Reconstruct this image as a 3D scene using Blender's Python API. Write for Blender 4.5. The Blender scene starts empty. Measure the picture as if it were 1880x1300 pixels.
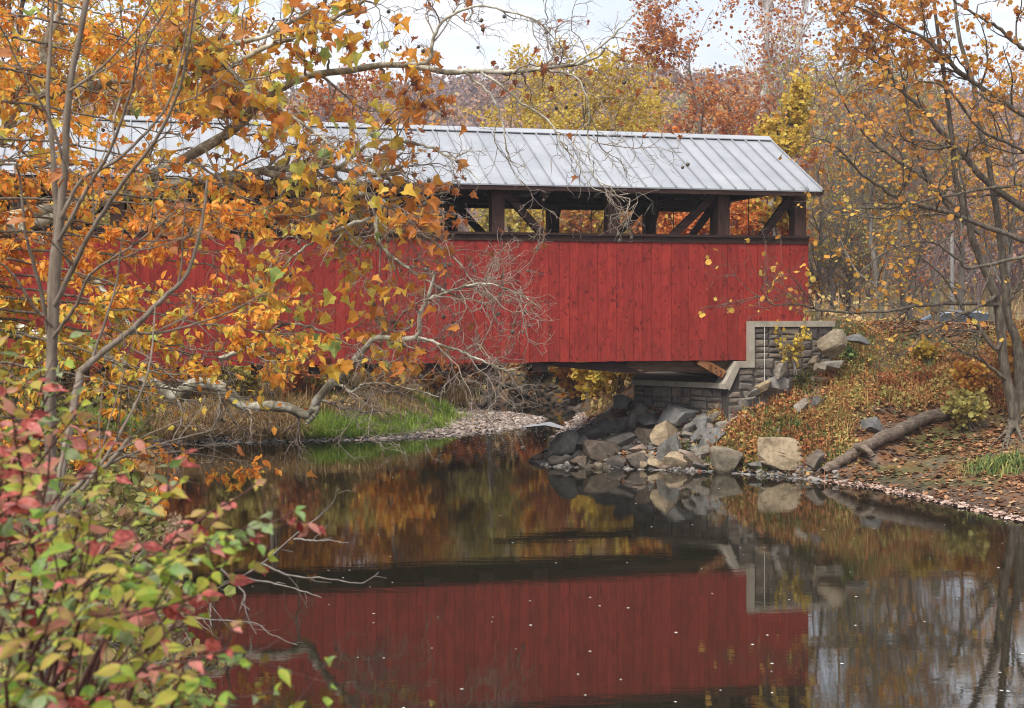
import bpy, math, random
import numpy as np
from mathutils import Vector, Matrix

RAD = math.radians
rng = np.random.default_rng(11)
F, CH, CX, HY = 2611.0, 4.7, 940.0, 560.0          # camera: focal length in photo pixels, height, principal column, horizon row
scene = bpy.context.scene
COL = scene.collection


def P(px, py, Y):
    """world point seen at photo pixel (px, py) at distance Y"""
    return np.array([(px - CX) / F * Y, Y, CH - (py - HY) / F * Y])


def nrm(a):
    return a / np.maximum(np.linalg.norm(a, axis=-1, keepdims=True), 1e-9)


# ------------------------------------------------------------------ objects
BASE = {}


def props(o, label=None, cat=None, group=None, kind=None):
    if label: o['label'] = label
    if cat: o['category'] = cat
    if group: o['group'] = group
    if kind: o['kind'] = kind
    return o


def thing(name, label, cat, loc=(0, 0, 0), rotz=0.0, group=None):
    o = bpy.data.objects.new(name, None)
    COL.objects.link(o)
    o.empty_display_size = 0.3
    o.location = loc
    o.rotation_euler = (0, 0, rotz)
    BASE[o.name] = np.array(loc, float)
    return props(o, label, cat, group)


def copy_tree(o, parent=None):
    c = o.copy()
    COL.objects.link(c)
    if parent is not None:
        c.parent = parent
    for ch in list(o.children):
        copy_tree(ch, c)
    return c


class Acc:
    """collects vertices and faces with a per-vertex tint; build() makes ONE mesh object"""

    def __init__(s):
        s.v, s.f, s.t, s.m, s.n = [], [], [], [], 0

    def add(s, v, f, tint=0.0, mat=0):
        v = np.asarray(v, float).reshape(-1, 3)
        f = f if isinstance(f, np.ndarray) else np.array(f, int)
        s.v.append(v)
        s.f.append(f + s.n)
        s.t.append(np.broadcast_to(np.asarray(tint, float), (len(v),)))
        s.m.append(np.full(len(f), mat, int))
        s.n += len(v)
        return s

    def box(s, x0, x1, y0, y1, z0, z1, tint=0.0, mat=0):
        v = [(x, y, z) for z in (z0, z1) for x, y in ((x0, y0), (x1, y0), (x1, y1), (x0, y1))]
        return s.add(v, [(3, 2, 1, 0), (4, 5, 6, 7), (0, 1, 5, 4), (1, 2, 6, 5), (2, 3, 7, 6), (3, 0, 4, 7)], tint, mat)

    def beam(s, a, b, w, h, up=(0, 0, 1), tint=0.0, mat=0):
        a, b, up = np.array(a, float), np.array(b, float), np.array(up, float)
        t = nrm(b - a)
        sd = nrm(np.cross(t, up))
        u = np.cross(sd, t)
        v = [p + sd * i * w / 2 + u * j * h / 2 for p in (a, b) for i, j in ((-1, -1), (1, -1), (1, 1), (-1, 1))]
        return s.add(v, [(0, 1, 2, 3), (7, 6, 5, 4), (0, 4, 5, 1), (1, 5, 6, 2), (2, 6, 7, 3), (3, 7, 4, 0)], tint, mat)

    def prism(s, poly, axis_a, axis_b, o, d, tint=0.0, mat=0):
        """polygon [(a,b)] in plane (axis_a, axis_b) at o, extruded by vector d"""
        A, B, o, d = (np.array(q, float) for q in (axis_a, axis_b, o, d))
        p = np.array([o + A * a + B * b for a, b in poly])
        n = len(p)
        s.add(np.vstack([p, p + d]), [tuple(range(n))], tint, mat)
        base = s.n - 2 * n
        s.f.append(np.array([tuple(range(2 * n - 1, n - 1, -1))]) + base); s.m.append(np.full(1, mat, int))
        s.f.append(np.array([(i + n, (i + 1) % n + n, (i + 1) % n, i) for i in range(n)]) + base); s.m.append(np.full(n, mat, int))
        return s

    def build(s, name, mats, parent=None, smooth=False, world=True, origin=None):
        mats = mats if isinstance(mats, (list, tuple)) else [mats]
        me = bpy.data.meshes.new(name)
        v = np.vstack(s.v)
        base = np.zeros(3)
        if parent is not None and world:
            base = BASE.get(parent.name, np.zeros(3))
        if origin is not None:
            base = np.array(origin, float)
        v = v - base
        me.vertices.add(len(v))
        me.vertices.foreach_set('co', v.astype(np.float32).ravel())
        loops = np.concatenate([f.ravel() for f in s.f])
        cnt = np.concatenate([np.full(len(f), f.shape[1]) for f in s.f])
        me.loops.add(len(loops))
        me.loops.foreach_set('vertex_index', loops.astype(np.int32))
        me.polygons.add(len(cnt))
        st = np.concatenate([[0], np.cumsum(cnt)[:-1]])
        me.polygons.foreach_set('loop_start', st.astype(np.int32))
        if len(mats) > 1:
            me.polygons.foreach_set('material_index', np.concatenate(s.m).astype(np.int32))
        me.polygons.foreach_set('use_smooth', np.full(len(cnt), smooth))
        at = me.attributes.new('tint', 'FLOAT', 'POINT')
        at.data.foreach_set('value', np.concatenate(s.t).astype(np.float32))
        me.update(calc_edges=True)
        for m in mats:
            me.materials.append(m)
        o = bpy.data.objects.new(name, me)
        COL.objects.link(o)
        if parent is not None:
            o.parent = parent
            BASE[o.name] = base
        elif origin is not None:
            o.location = origin
            BASE[o.name] = np.array(origin, float)
        return o


# ------------------------------------------------------------------ tubes (branches)
def spline(pts, n=24):
    """Catmull-Rom through pts (k,3+) sampled at n points"""
    p = np.array(pts, float)
    p = np.vstack([2 * p[0] - p[1], p, 2 * p[-1] - p[-2]])
    k = len(p) - 3
    out = []
    for t in np.linspace(0, k - 1e-6, n):
        i = int(t); u = t - i
        a, b, c, d = p[i:i + 4]
        out.append(0.5 * ((2 * b) + (c - a) * u + (2 * a - 5 * b + 4 * c - d) * u * u + (3 * b - a - 3 * c + d) * u ** 3))
    return np.array(out)


def tubes(acc, pts, rad, sides=5, tint=0.5, mat=0):
    """pts (B,n,3), rad (B,n): swept tubes"""
    B, n, _ = pts.shape
    if B == 0: return
    T = nrm(np.gradient(pts, axis=1))
    over = nrm(pts[:, -1] - pts[:, 0])
    ref = np.zeros((B, 3)); ref[np.arange(B), np.argmin(np.abs(over), axis=1)] = 1
    U = nrm(np.cross(T, ref[:, None, :]))
    V = np.cross(T, U)
    a = np.linspace(0, 2 * np.pi, sides, endpoint=False)
    ring = pts[:, :, None, :] + rad[:, :, None, None] * (np.cos(a)[None, None, :, None] * U[:, :, None, :] + np.sin(a)[None, None, :, None] * V[:, :, None, :])
    idx = np.arange(B * n * sides).reshape(B, n, sides)
    q = np.stack([idx[:, :-1], np.roll(idx[:, :-1], -1, 2), np.roll(idx[:, 1:], -1, 2), idx[:, 1:]], -1).reshape(-1, 4)
    tt = np.broadcast_to(np.asarray(tint, float).reshape(-1, 1), (B, n * sides)) if np.ndim(tint) else np.full((B, n * sides), tint)
    acc.add(ring.reshape(-1, 3), q, tt.reshape(-1), mat)


def limb(acc, pts, r0, r1, n=30, sides=8, wob=0.0, tint=0.5, g=rng, power=1.0):
    p = spline(pts, n)
    if wob:
        w = g.normal(0, wob, (n, 3)); w[0] = 0
        p = p + (w + np.roll(w, 1, 0)) / 2
    r = r1 + (r0 - r1) * (1 - np.linspace(0, 1, n)) ** power
    r = r * (1 + g.normal(0, 0.05, n))
    tubes(acc, p[None], r[None], sides, tint)
    return p, r


def sprout(parents, count, length, ang, g, npts=6, curl=0.25, trop=(0, 0, 0.0), rfac=0.6, rmin=0.004, rmax=9, span=(0.15, 1.0), bias=None, flat=0.0, weight=None):
    """children of parents=[(pts (n,3), r (n,))...]; returns pts (B,npts,3), r (B,npts)"""
    lens = np.array([np.linalg.norm(np.diff(p, axis=0), axis=1).sum() for p, r in parents])
    w = lens if weight is None else lens * weight
    pi = g.choice(len(parents), count, p=w / w.sum())
    t = g.uniform(span[0], span[1], count)
    start = np.zeros((count, 3)); tan = np.zeros((count, 3)); r0 = np.zeros(count)
    for k in range(count):
        p, r = parents[pi[k]]
        f = t[k] * (len(p) - 1); i = min(int(f), len(p) - 2); u = f - i
        start[k] = p[i] * (1 - u) + p[i + 1] * u
        tan[k] = p[i + 1] - p[i]
        r0[k] = r[i] * (1 - u) + r[i + 1] * u
    tan = nrm(tan)
    perp = g.normal(0, 1, (count, 3))
    perp[:, 2] *= (1 - flat)
    perp = nrm(perp - (perp * tan).sum(1, keepdims=True) * tan)
    a = np.radians(g.uniform(ang[0], ang[1], count))[:, None]
    d = nrm(np.cos(a) * tan + np.sin(a) * perp + (0 if bias is None else np.array(bias)))
    L = g.uniform(length[0], length[1], count) * (1.15 - 0.45 * t)
    st = (L / (npts - 1))[:, None]
    pts = np.zeros((count, npts, 3)); pts[:, 0] = start
    tr = np.array(trop)
    for j in range(1, npts):
        pts[:, j] = pts[:, j - 1] + d * st
        nz = g.normal(0, curl, (count, 3)); nz[:, 2] *= (1 - flat * 0.7)
        d = nrm(d + nz + tr)
    rr = np.clip(r0 * rfac, rmin, rmax)
    rad = rr[:, None] * np.linspace(1, 0.35, npts)[None]
    return pts, np.maximum(rad, rmin * 0.5)


def aslist(pts, rad):
    return [(pts[i], rad[i]) for i in range(len(pts))]


# ------------------------------------------------------------------ leaves
def _fan(half, fold, curl):
    r = [(x, y) for x, y in half]
    l = [(-x, y) for x, y in reversed(half[1:-1])]
    ring = r + l
    v = [(0, 0.38, 0)] + [(x, y, 0) for x, y in ring]
    v = np.array(v, float)
    v[:, 2] = fold * np.abs(v[:, 0]) - curl * (v[:, 1] - 0.2) ** 2
    n = len(ring)
    f = np.array([(0, 1 + i, 1 + (i + 1) % n) for i in range(n)])
    return v, f


SYC = _fan([(0, 0), (.2, -.06), (.46, .06), (.43, .22), (.58, .44), (.44, .56), (.27, .62), (.16, .80), (0, 1.0)], 0.55, 0.65)
SYC2 = _fan([(0, 0), (.2, -.05), (.36, .12), (.25, .25), (.40, .5), (.16, .5), (0, .95)], 0.9, 0.7)
_v = np.array([(0, 0, 0), (.2, .2, .07), (.27, .45, .09), (.17, .75, .05), (0, 1, -.12), (-.17, .75, .05), (-.27, .45, .09), (-.2, .2, .07), (0, .5, 0)], float)
OVAL = (_v, np.array([(8, 0, 1), (8, 1, 2), (8, 2, 3), (8, 3, 4), (8, 4, 5), (8, 5, 6), (8, 6, 7), (8, 7, 0)]))
DIA = (np.array([(0, 0, 0), (.34, .5, .1), (0, 1, -.05), (-.34, .5, .1)], float), np.array([(0, 1, 2), (0, 2, 3)]))
BLOB = (np.array([(0, 0, 0), (.5, .25, .12), (.42, .8, 0), (-.1, 1, .1), (-.5, .7, -.05), (-.4, .2, .1)], float), np.array([(0, 1, 2), (0, 2, 3), (0, 3, 4), (0, 4, 5)]))


def leaves(acc, tmpl, pos, axis, normal, size, tint, mat=0):
    tv, tf = tmpl
    a = nrm(axis)
    x = nrm(np.cross(a, normal))
    n = np.cross(x, a)
    s = np.broadcast_to(size, (len(pos),))[:, None, None]
    v = pos[:, None, :] + s * (tv[None, :, 0:1] * x[:, None] + tv[None, :, 1:2] * a[:, None] + tv[None, :, 2:3] * n[:, None])
    L, m = len(pos), len(tv)
    f = (tf[None] + (np.arange(L) * m)[:, None, None]).reshape(-1, tf.shape[1])
    acc.add(v.reshape(-1, 3), f, np.repeat(np.broadcast_to(tint, (L,)), m), mat)


def along(pts, count, g, lo=0.2, hi=1.0):
    """count random points on tubes pts (B,n,3): positions and tangents"""
    B, n, _ = pts.shape
    b = g.integers(0, B, count)
    t = g.uniform(lo, hi, count) * (n - 1)
    i = np.minimum(t.astype(int), n - 2); u = (t - i)[:, None]
    return pts[b, i] * (1 - u) + pts[b, i + 1] * u, nrm(pts[b, i + 1] - pts[b, i])


def px_of(p):
    return p[:, 0] / p[:, 1] * F + CX, HY + (CH - p[:, 2]) / p[:, 1] * F


# ------------------------------------------------------------------ materials
def mat_new(name):
    m = bpy.data.materials.new(name)
    m.use_nodes = True
    nt = m.node_tree
    b = nt.nodes['Principled BSDF']
    return m, nt, b


def nd(nt, typ, **kw):
    n = nt.nodes.new(typ)
    for k, v in kw.items():
        if k in n.inputs: n.inputs[k].default_value = v
        else: setattr(n, k, v)
    return n


def ramp(nt, fac, stops, interp='LINEAR'):
    r = nt.nodes.new('ShaderNodeValToRGB')
    r.color_ramp.interpolation = interp
    el = r.color_ramp.elements
    while len(el) < len(stops): el.new(0.5)
    for e, (p, c) in zip(el, stops):
        e.position = p; e.color = (*c, 1) if len(c) == 3 else c
    nt.links.new(fac, r.inputs[0])
    return r.outputs[0]


def math_n(nt, op, a, b):
    n = nt.nodes.new('ShaderNodeMath'); n.operation = op
    for i, x in enumerate((a, b)):
        if isinstance(x, (int, float)): n.inputs[i].default_value = x
        else: nt.links.new(x, n.inputs[i])
    return n.outputs[0]


def mixc(nt, fac, a, b, mode='MIX'):
    n = nt.nodes.new('ShaderNodeMix'); n.data_type = 'RGBA'; n.blend_type = mode
    for s, x in ((0, fac), (6, a), (7, b)):
        if isinstance(x, (int, float)): n.inputs[s].default_value = x
        elif isinstance(x, tuple): n.inputs[s].default_value = (*x, 1)
        else: nt.links.new(x, n.inputs[s])
    return n.outputs[2]


def coords(nt, scale=(1, 1, 1), kind='Object'):
    tc = nt.nodes.new('ShaderNodeTexCoord')
    mp = nt.nodes.new('ShaderNodeMapping')
    mp.inputs['Scale'].default_value = scale
    nt.links.new(tc.outputs[kind], mp.inputs[0])
    return mp.outputs[0]


def noise(nt, vec, scale, detail=4, rough=0.55, dist=0.0, out=0):
    n = nt.nodes.new('ShaderNodeTexNoise')
    n.inputs['Scale'].default_value = scale
    n.inputs['Detail'].default_value = detail
    n.inputs['Roughness'].default_value = rough
    n.inputs['Distortion'].default_value = dist
    nt.links.new(vec, n.inputs['Vector'])
    return n.outputs[out]


def bump(nt, b, h, strength=0.3, dist=0.02):
    n = nt.nodes.new('ShaderNodeBump')
    n.inputs['Strength'].default_value = strength
    n.inputs['Distance'].default_value = dist
    nt.links.new(h, n.inputs['Height'])
    nt.links.new(n.outputs[0], b.inputs['Normal'])


def tint_out(nt):
    a = nt.nodes.new('ShaderNodeAttribute'); a.attribute_name = 'tint'
    return a.outputs['Fac']


def leaf_mat(name, stops, trans=0.35, rough=0.55, vary=0.25, nscale=9.0):
    m, nt, b = mat_new(name)
    v = coords(nt)
    nz = noise(nt, v, nscale, 3)
    fac = math_n(nt, 'ADD', tint_out(nt), math_n(nt, 'MULTIPLY', math_n(nt, 'SUBTRACT', nz, 0.5), vary))
    c = ramp(nt, fac, stops)
    b.inputs['Roughness'].default_value = rough
    b.inputs['Specular IOR Level'].default_value = 0.3
    nt.links.new(c, b.inputs['Base Color'])
    tr = nt.nodes.new('ShaderNodeBsdfTranslucent')
    nt.links.new(c, tr.inputs[0])
    mx = nt.nodes.new('ShaderNodeMixShader'); mx.inputs[0].default_value = trans
    nt.links.new(b.outputs[0], mx.inputs[1]); nt.links.new(tr.outputs[0], mx.inputs[2])
    nt.links.new(mx.outputs[0], nt.nodes['Material Output'].inputs[0])
    return m


def wood_mat(name, c0, c1, c2, scale=(8, 8, 1), nscale=2.0, rough=0.85, bmp=0.5, bd=0.02, kind='Object'):
    m, nt, b = mat_new(name)
    v = coords(nt, scale, kind)
    nz = noise(nt, v, nscale, 6, 0.65)
    c = ramp(nt, nz, [(0.3, c0), (0.5, c1), (0.72, c2)])
    t = tint_out(nt)
    c = mixc(nt, 1.0, c, ramp(nt, t, [(0, (.72, .72, .72)), (1, (1.25, 1.25, 1.25))]), 'MULTIPLY')
    nt.links.new(c, b.inputs['Base Color'])
    b.inputs['Roughness'].default_value = rough
    b.inputs['Specular IOR Level'].default_value = 0.2
    bump(nt, b, nz, bmp, bd)
    return m
EXPOSURE, CLOUD, HAZE = 0.98, 0.715, 0.00055
# ================================================================== camera, light, sky
cam = bpy.data.objects.new('camera', bpy.data.cameras.new('camera'))
COL.objects.link(cam)
cam.location = (0, 0, CH)
cam.rotation_euler = (RAD(90), 0, 0)
cd = cam.data
cd.sensor_width = 36.0
cd.lens = F / 1880 * 36
cd.shift_y = -(650 - HY) / 1880
cd.clip_start, cd.clip_end = 0.2, 4000
cd.dof.use_dof = True
cd.dof.focus_distance = 40
cd.dof.aperture_fstop = 3.0
scene.camera = cam
vs = scene.view_settings
vs.view_transform, vs.look, vs.gamma, vs.exposure = 'Standard', 'None', 1.0, EXPOSURE
vs.use_curve_mapping = False
scene.cycles.filter_width = 1.1
scene.cycles.max_bounces = 8
scene.cycles.transparent_max_bounces = 4
scene.cycles.caustics_reflective = False
scene.cycles.caustics_refractive = False

SUN_DIR = Vector((-0.42, -0.56, 1.06)).normalized()
sl = bpy.data.lights.new('sun', 'SUN')
sl.energy, sl.angle, sl.color = 2.7, RAD(28), (1.0, 0.95, 0.87)
so = bpy.data.objects.new('sun', sl); COL.objects.link(so)
so.rotation_euler = SUN_DIR.to_track_quat('Z', 'Y').to_euler()
so.location = (0, 0, 60)

w = bpy.data.worlds.new('World'); scene.world = w
w.use_nodes = True
nt = w.node_tree; nt.nodes.clear()
sky = nt.nodes.new('ShaderNodeTexSky'); sky.sky_type = 'NISHITA'; sky.sun_disc = False
sky.sun_elevation = math.asin(SUN_DIR.z); sky.sun_rotation = math.atan2(SUN_DIR.x, SUN_DIR.y)
bg1 = nd(nt, 'ShaderNodeBackground', Strength=0.11); nt.links.new(sky.outputs[0], bg1.inputs[0])
tc = nt.nodes.new('ShaderNodeTexCoord')
mp = nt.nodes.new('ShaderNodeMapping'); mp.inputs['Scale'].default_value = (1.0, 1.0, 3.2)
nt.links.new(tc.outputs['Generated'], mp.inputs[0])
cl = noise(nt, mp.outputs[0], 3.2, 7, 0.55, 0.4)
cfac = ramp(nt, cl, [(0.36, (.55, .55, .55)), (0.52, (.92, .92, .92)), (0.7, (1, 1, 1))])
cl2 = noise(nt, mp.outputs[0], 6.0, 6, 0.55, 0.3)
ccol = ramp(nt, cl2, [(0.32, (0.60, 0.66, 0.77)), (0.55, (0.84, 0.87, 0.94)), (0.7, (.97, 0.98, 1.0))])
bg2 = nd(nt, 'ShaderNodeBackground', Strength=CLOUD); nt.links.new(ccol, bg2.inputs[0])
mx = nt.nodes.new('ShaderNodeMixShader')
nt.links.new(cfac, mx.inputs[0]); nt.links.new(bg1.outputs[0], mx.inputs[1]); nt.links.new(bg2.outputs[0], mx.inputs[2])
wo = nt.nodes.new('ShaderNodeOutputWorld'); nt.links.new(mx.outputs[0], wo.inputs[0])

# ================================================================== terrain
# river outline in plan; the letter says which bank profile the edge belongs to
RIV = [(24, 9, 'n'), (15, 20, 'r'), (12.6, 27, 'r'), (11.2, 31, 'r'), (10.07, 34.6, 'r'), (9.26, 36.6, 'r'), (7.93, 38.35, 'r'), (6.93, 39.3, 'r'), (5.55, 40.2, 'r'),
       (4.04, 40.6, 'r'), (2.52, 41.1, 'r'), (1.1, 41.4, 'r'), (0.75, 43, 'r'), (1.15, 44.8, 'r'), (1.6, 50, 'r'), (2.2, 55, 'r'), (2.9, 60, 'r'), (3.2, 63, 'c'), (2.3, 66.5, 'c'),
       (-1, 67.3, 'c'), (-6, 67.5, 'c'), (-14, 70, 'c'), (-26, 74, 'l'), (-26, 71, 'l'), (-13, 67, 'l'), (-6, 64.2, 'l'), (-1.5, 62.6, 'l'), (0.4, 61.0, 'l'), (1.3, 58.8, 'l'), (0.9, 56.3, 'l'),
       (-0.3, 53.4, 'l'), (-2.35, 51.1, 'l'), (-5.3, 49.5, 'l'), (-8.2, 48.7, 'l'), (-11.8, 48, 'l'), (-13.6, 45.5, 'w'), (-12.2, 41, 'w'), (-10.4, 35, 'w'), (-8.6, 27, 'w'),
       (-7.2, 22, 'w'), (-5.8, 17, 'w'), (-5.0, 14, 'w'), (-3.4, 11.2, 'n'), (4, 9.6, 'n')]
RA = np.array([(a, b) for a, b, _ in RIV]); RB = np.roll(RA, -1, 0)
RC = np.array([c for *_, c in RIV])


def river(x, y):
    """distance to the river's edge, inside?, kind of nearest bank"""
    p = np.stack([x, y], -1)
    best = np.full(x.shape, 1e9); kind = np.zeros(x.shape, int); ins = np.zeros(x.shape, bool)
    for k in range(len(RA)):
        a, b = RA[k], RB[k]
        e = b - a
        t = np.clip(((p - a) @ e) / (e @ e), 0, 1)
        d = np.hypot(*(np.moveaxis(p - a - t[..., None] * e, -1, 0)))
        m = d < best
        best[m] = d[m]; kind[m] = k
        c = (a[1] > y) != (b[1] > y)
        with np.errstate(divide='ignore', invalid='ignore'):
            xi = a[0] + (y - a[1]) / (b[1] - a[1]) * (b[0] - a[0])
        ins ^= c & (x < xi)
    return best, ins, RC[kind]


def sstep(a, b, x):
    t = np.clip((x - a) / (b - a), 0, 1)
    return t * t * (3 - 2 * t)


def wav(x, y, s):
    return (np.sin(x * 1.7 * s + 1.3 * np.sin(y * 1.1 * s)) + np.sin(y * 2.1 * s + 1.7 * np.sin(x * 0.9 * s) + 1.0) + 0.6 * np.sin(x * 3.9 * s + y * 3.1 * s)) / 2.6


def height(x, y):
    d, ins, k = river(x, y)
    b = np.interp(x, [5.5, 7.5, 9, 10, 11.7, 14], [0, .15, .5, 1.6, 3.6, 5.2])
    sl = np.interp(x, [3, 7, 9.5, 10.5, 12], [0.6, 1.0, 1.0, 0.85, 0.7])
    top = 4.05 - 1.12 * sstep(49.5, 58, y)
    r = np.where(d < b, 0.2 * d, 0.2 * b + sl * (d - b))
    r = np.minimum(r, top)
    lx = (x - 8.754) * 0.968 + (y - 42.09) * 0.2504; ly = -(x - 8.754) * 0.2504 + (y - 42.09) * 0.968
    cap = np.interp(lx, [-2.65, -1.6, 0, .7, 2.2], [1.5, 2.35, 3.05, 3.4, 4.2])
    r = np.where(ly < 60, np.minimum(r, cap + .25 * np.clip(-ly - 3, 0, 9) + .42 * np.clip(ly - 12, 0, 20)), r)
    bar = sstep(-5.5, -2.5, x) * (1 - sstep(60, 66, y) * 0.5)
    l = np.minimum(0.30 * d, 2.6) * (1 - bar) + np.minimum(0.07 * d + .03, 0.55) * bar
    c = np.minimum(0.75 * d, 2.8)
    wv = np.minimum(0.42 * d, 2.0 + 0.02 * d)
    n = np.minimum(0.36 * d, 3.05)
    z = np.select([k == 'r', k == 'l', k == 'c', k == 'w'], [r, l, c, wv], n)
    z = z + (0.10 * wav(x, y, 0.7) + 0.05 * wav(x, y, 2.3)) * np.clip(d / 2.5, 0, 1)
    far = np.interp(y, [50, 66, 75, 90, 120, 160, 210, 300, 380, 460, 900], [2.6, 2.9, 3.2, 4.6, 6.5, 11, 20, 39, 51, 45, 40])
    far = far * (1 + 0.10 * np.sin(x * 0.011 + 2.1) + 0.05 * np.sin(x * 0.027)) + np.clip((y - 100) / 200, 0, 1) * 5 * wav(x, y, 0.02)
    f = sstep(66, 78, y)
    z = z * (1 - f) + far * f
    bed = -np.minimum(1.1, 0.28 * d) - 0.02
    return np.where(ins, bed, z)


def _axis(lo, hi, step, out, ratio):
    a = list(np.arange(lo, hi, step)); s = step
    up = [hi]
    while up[-1] < out[1]: s *= ratio; up.append(up[-1] + s)
    s = step; dn = [lo]
    while dn[-1] > out[0]: s *= ratio; dn.append(dn[-1] - s)
    return np.array(dn[:0:-1] + a + up)


GX = _axis(-22, 24, 0.22, (-900, 900), 1.12)
GY = _axis(8, 70, 0.22, (-120, 1500), 1.10)
gxx, gyy = np.meshgrid(GX, GY, indexing='ij')
GZ = height(gxx, gyy)
_z = GZ.copy()
for _ in range(2):
    _z[1:-1, 1:-1] = (_z[1:-1, 1:-1] * 2 + _z[:-2, 1:-1] + _z[2:, 1:-1] + _z[1:-1, :-2] + _z[1:-1, 2:]) / 6
GZ = _z


def gz(x, y):
    x = np.asarray(x, float); y = np.asarray(y, float)
    i = np.clip(np.searchsorted(GX, x) - 1, 0, len(GX) - 2); j = np.clip(np.searchsorted(GY, y) - 1, 0, len(GY) - 2)
    u = (x - GX[i]) / (GX[i + 1] - GX[i]); v = (y - GY[j]) / (GY[j + 1] - GY[j])
    return GZ[i, j] * (1 - u) * (1 - v) + GZ[i + 1, j] * u * (1 - v) + GZ[i, j + 1] * (1 - u) * v + GZ[i + 1, j + 1] * u * v


def hit(px, py, y0=12.0, y1=120.0):
    """where the sight line of a photo pixel first meets the ground"""
    Y = np.linspace(y0, y1, 2400)
    x = (px - CX) / F * Y; z = CH - (py - HY) / F * Y
    m = np.nonzero(z <= gz(x, Y))[0]
    k = m[0] if len(m) else len(Y) - 1
    return np.array([x[k], Y[k], max(z[k], gz(x[k], Y[k]))])


m_ground, nt, b = mat_new('ground')
v = coords(nt)
n1 = noise(nt, v, 0.35, 6, 0.6); n2 = noise(nt, v, 5.0, 6, 0.7); n3 = noise(nt, v, 1.6, 5, 0.6)
dirt = ramp(nt, n2, [(0.3, (.055, .040, .030)), (0.5, (.125, .092, .068)), (0.7, (.20, .155, .12))])
leafy = ramp(nt, n2, [(0.3, (.07, .030, .014)), (0.5, (.19, .085, .035)), (0.7, (.27, .14, .06))])
olive = ramp(nt, n2, [(0.3, (.035, .042, .014)), (0.55, (.10, .105, .035)), (0.75, (.19, .16, .06))])
c = mixc(nt, ramp(nt, n3, [(0.4, (0, 0, 0)), (0.58, (1, 1, 1))]), dirt, leafy)
c = mixc(nt, ramp(nt, n1, [(0.48, (0, 0, 0)), (0.62, (1, 1, 1))]), c, olive)
gsep = nt.nodes.new('ShaderNodeSeparateXYZ'); nt.links.new(v, gsep.inputs[0])
wet = nt.nodes.new('ShaderNodeMapRange'); wet.inputs[1].default_value = 0.02; wet.inputs[2].default_value = 0.35
nt.links.new(gsep.outputs[2], wet.inputs[0])
c = mixc(nt, wet.outputs[0], ramp(nt, n2, [(0.3, (.035, .027, .020)), (0.7, (.11, .082, .06))]), c)
nt.links.new(c, b.inputs['Base Color']); b.inputs['Roughness'].default_value = 0.95
b.inputs['Specular IOR Level'].default_value = 0.15
bump(nt, b, n2, 0.7, 0.06)

ga = Acc()
nx, ny = len(GX), len(GY)
idx = np.arange(nx * ny).reshape(nx, ny)
q = np.stack([idx[:-1, :-1], idx[1:, :-1], idx[1:, 1:], idx[:-1, 1:]], -1).reshape(-1, 4)
ga.add(np.stack([gxx, gyy, GZ], -1), q)
props(ga.build('ground', m_ground, smooth=True), 'leaf strewn earth banks running out to the hills', 'ground', kind='structure')

# ---- water
m_water, nt, b = mat_new('creek_water')
v = coords(nt, (0.32, 1.0, 1.0))
r1 = noise(nt, v, 7.0, 3, 0.5, 0.3); r2 = noise(nt, v, 1.3, 2, 0.5, 0.2); r3 = noise(nt, coords(nt, (.5, 1.2, 1)), 22.0, 2, 0.5)
h = math_n(nt, 'ADD', math_n(nt, 'MULTIPLY', r1, 0.35), math_n(nt, 'ADD', math_n(nt, 'MULTIPLY', r2, 1.0), math_n(nt, 'MULTIPLY', r3, 0.10)))
b.inputs['Base Color'].default_value = (.014, .012, .007, 1)
b.inputs['Roughness'].default_value = 0.015
b.inputs['IOR'].default_value = 2.2
bump(nt, b, h, 0.07, 0.022)
wa = Acc()
wa.add([(-60, 5, 0), (60, 5, 0), (60, 90, 0), (-60, 90, 0)], [(0, 1, 2, 3)])
props(wa.build('water', m_water), 'still brown creek water mirroring the bridge', 'water', kind='structure')

# ---- the damp autumn air
m_haze = bpy.data.materials.new('haze'); m_haze.use_nodes = True
nt = m_haze.node_tree; nt.nodes.clear()
pv = nt.nodes.new('ShaderNodeVolumePrincipled'); pv.inputs['Color'].default_value = (.86, .88, .95, 1); pv.inputs['Density'].default_value = HAZE; pv.inputs['Anisotropy'].default_value = .2
ou = nt.nodes.new('ShaderNodeOutputMaterial'); nt.links.new(pv.outputs[0], ou.inputs['Volume'])
if HAZE > 0:
    props(Acc().box(-1000, 1000, -200, 1700, -3, 82).build('haze', m_haze), 'thin pale haze over the valley', 'haze', kind='stuff')
# ================================================================== covered bridge (local frame: x along the bridge, y across it, z up)
TH = math.atan(0.2586)
BO = (8.754, 42.09, 0.0)
LEN, WID = 31.0, 6.6
UX = np.array([math.cos(TH), math.sin(TH), 0]); UY = np.array([-math.sin(TH), math.cos(TH), 0])


def bl(x, y, z):
    return np.array(BO) + UX * x + UY * y + np.array([0, 0, z])


# materials
m_red, nt, b = mat_new('red_boards')
t = tint_out(nt)
v = coords(nt)
cmb = nt.nodes.new('ShaderNodeVectorMath'); cmb.operation = 'ADD'
off = nt.nodes.new('ShaderNodeCombineXYZ'); nt.links.new(math_n(nt, 'MULTIPLY', t, 37.0), off.inputs[2]); nt.links.new(math_n(nt, 'MULTIPLY', t, 11.0), off.inputs[1])
nt.links.new(v, cmb.inputs[0]); nt.links.new(off.outputs[0], cmb.inputs[1])
def _map(vec, sc):
    mp = nt.nodes.new('ShaderNodeMapping'); mp.inputs['Scale'].default_value = sc; nt.links.new(vec, mp.inputs[0]); return mp.outputs[0]
gr = noise(nt, _map(cmb.outputs[0], (26, 3, 1.3)), 1.4, 6, 0.65, 0.6)
bl_ = noise(nt, _map(cmb.outputs[0], (2.4, 1, .9)), 2.2, 4, 0.6, 0.8)
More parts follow.
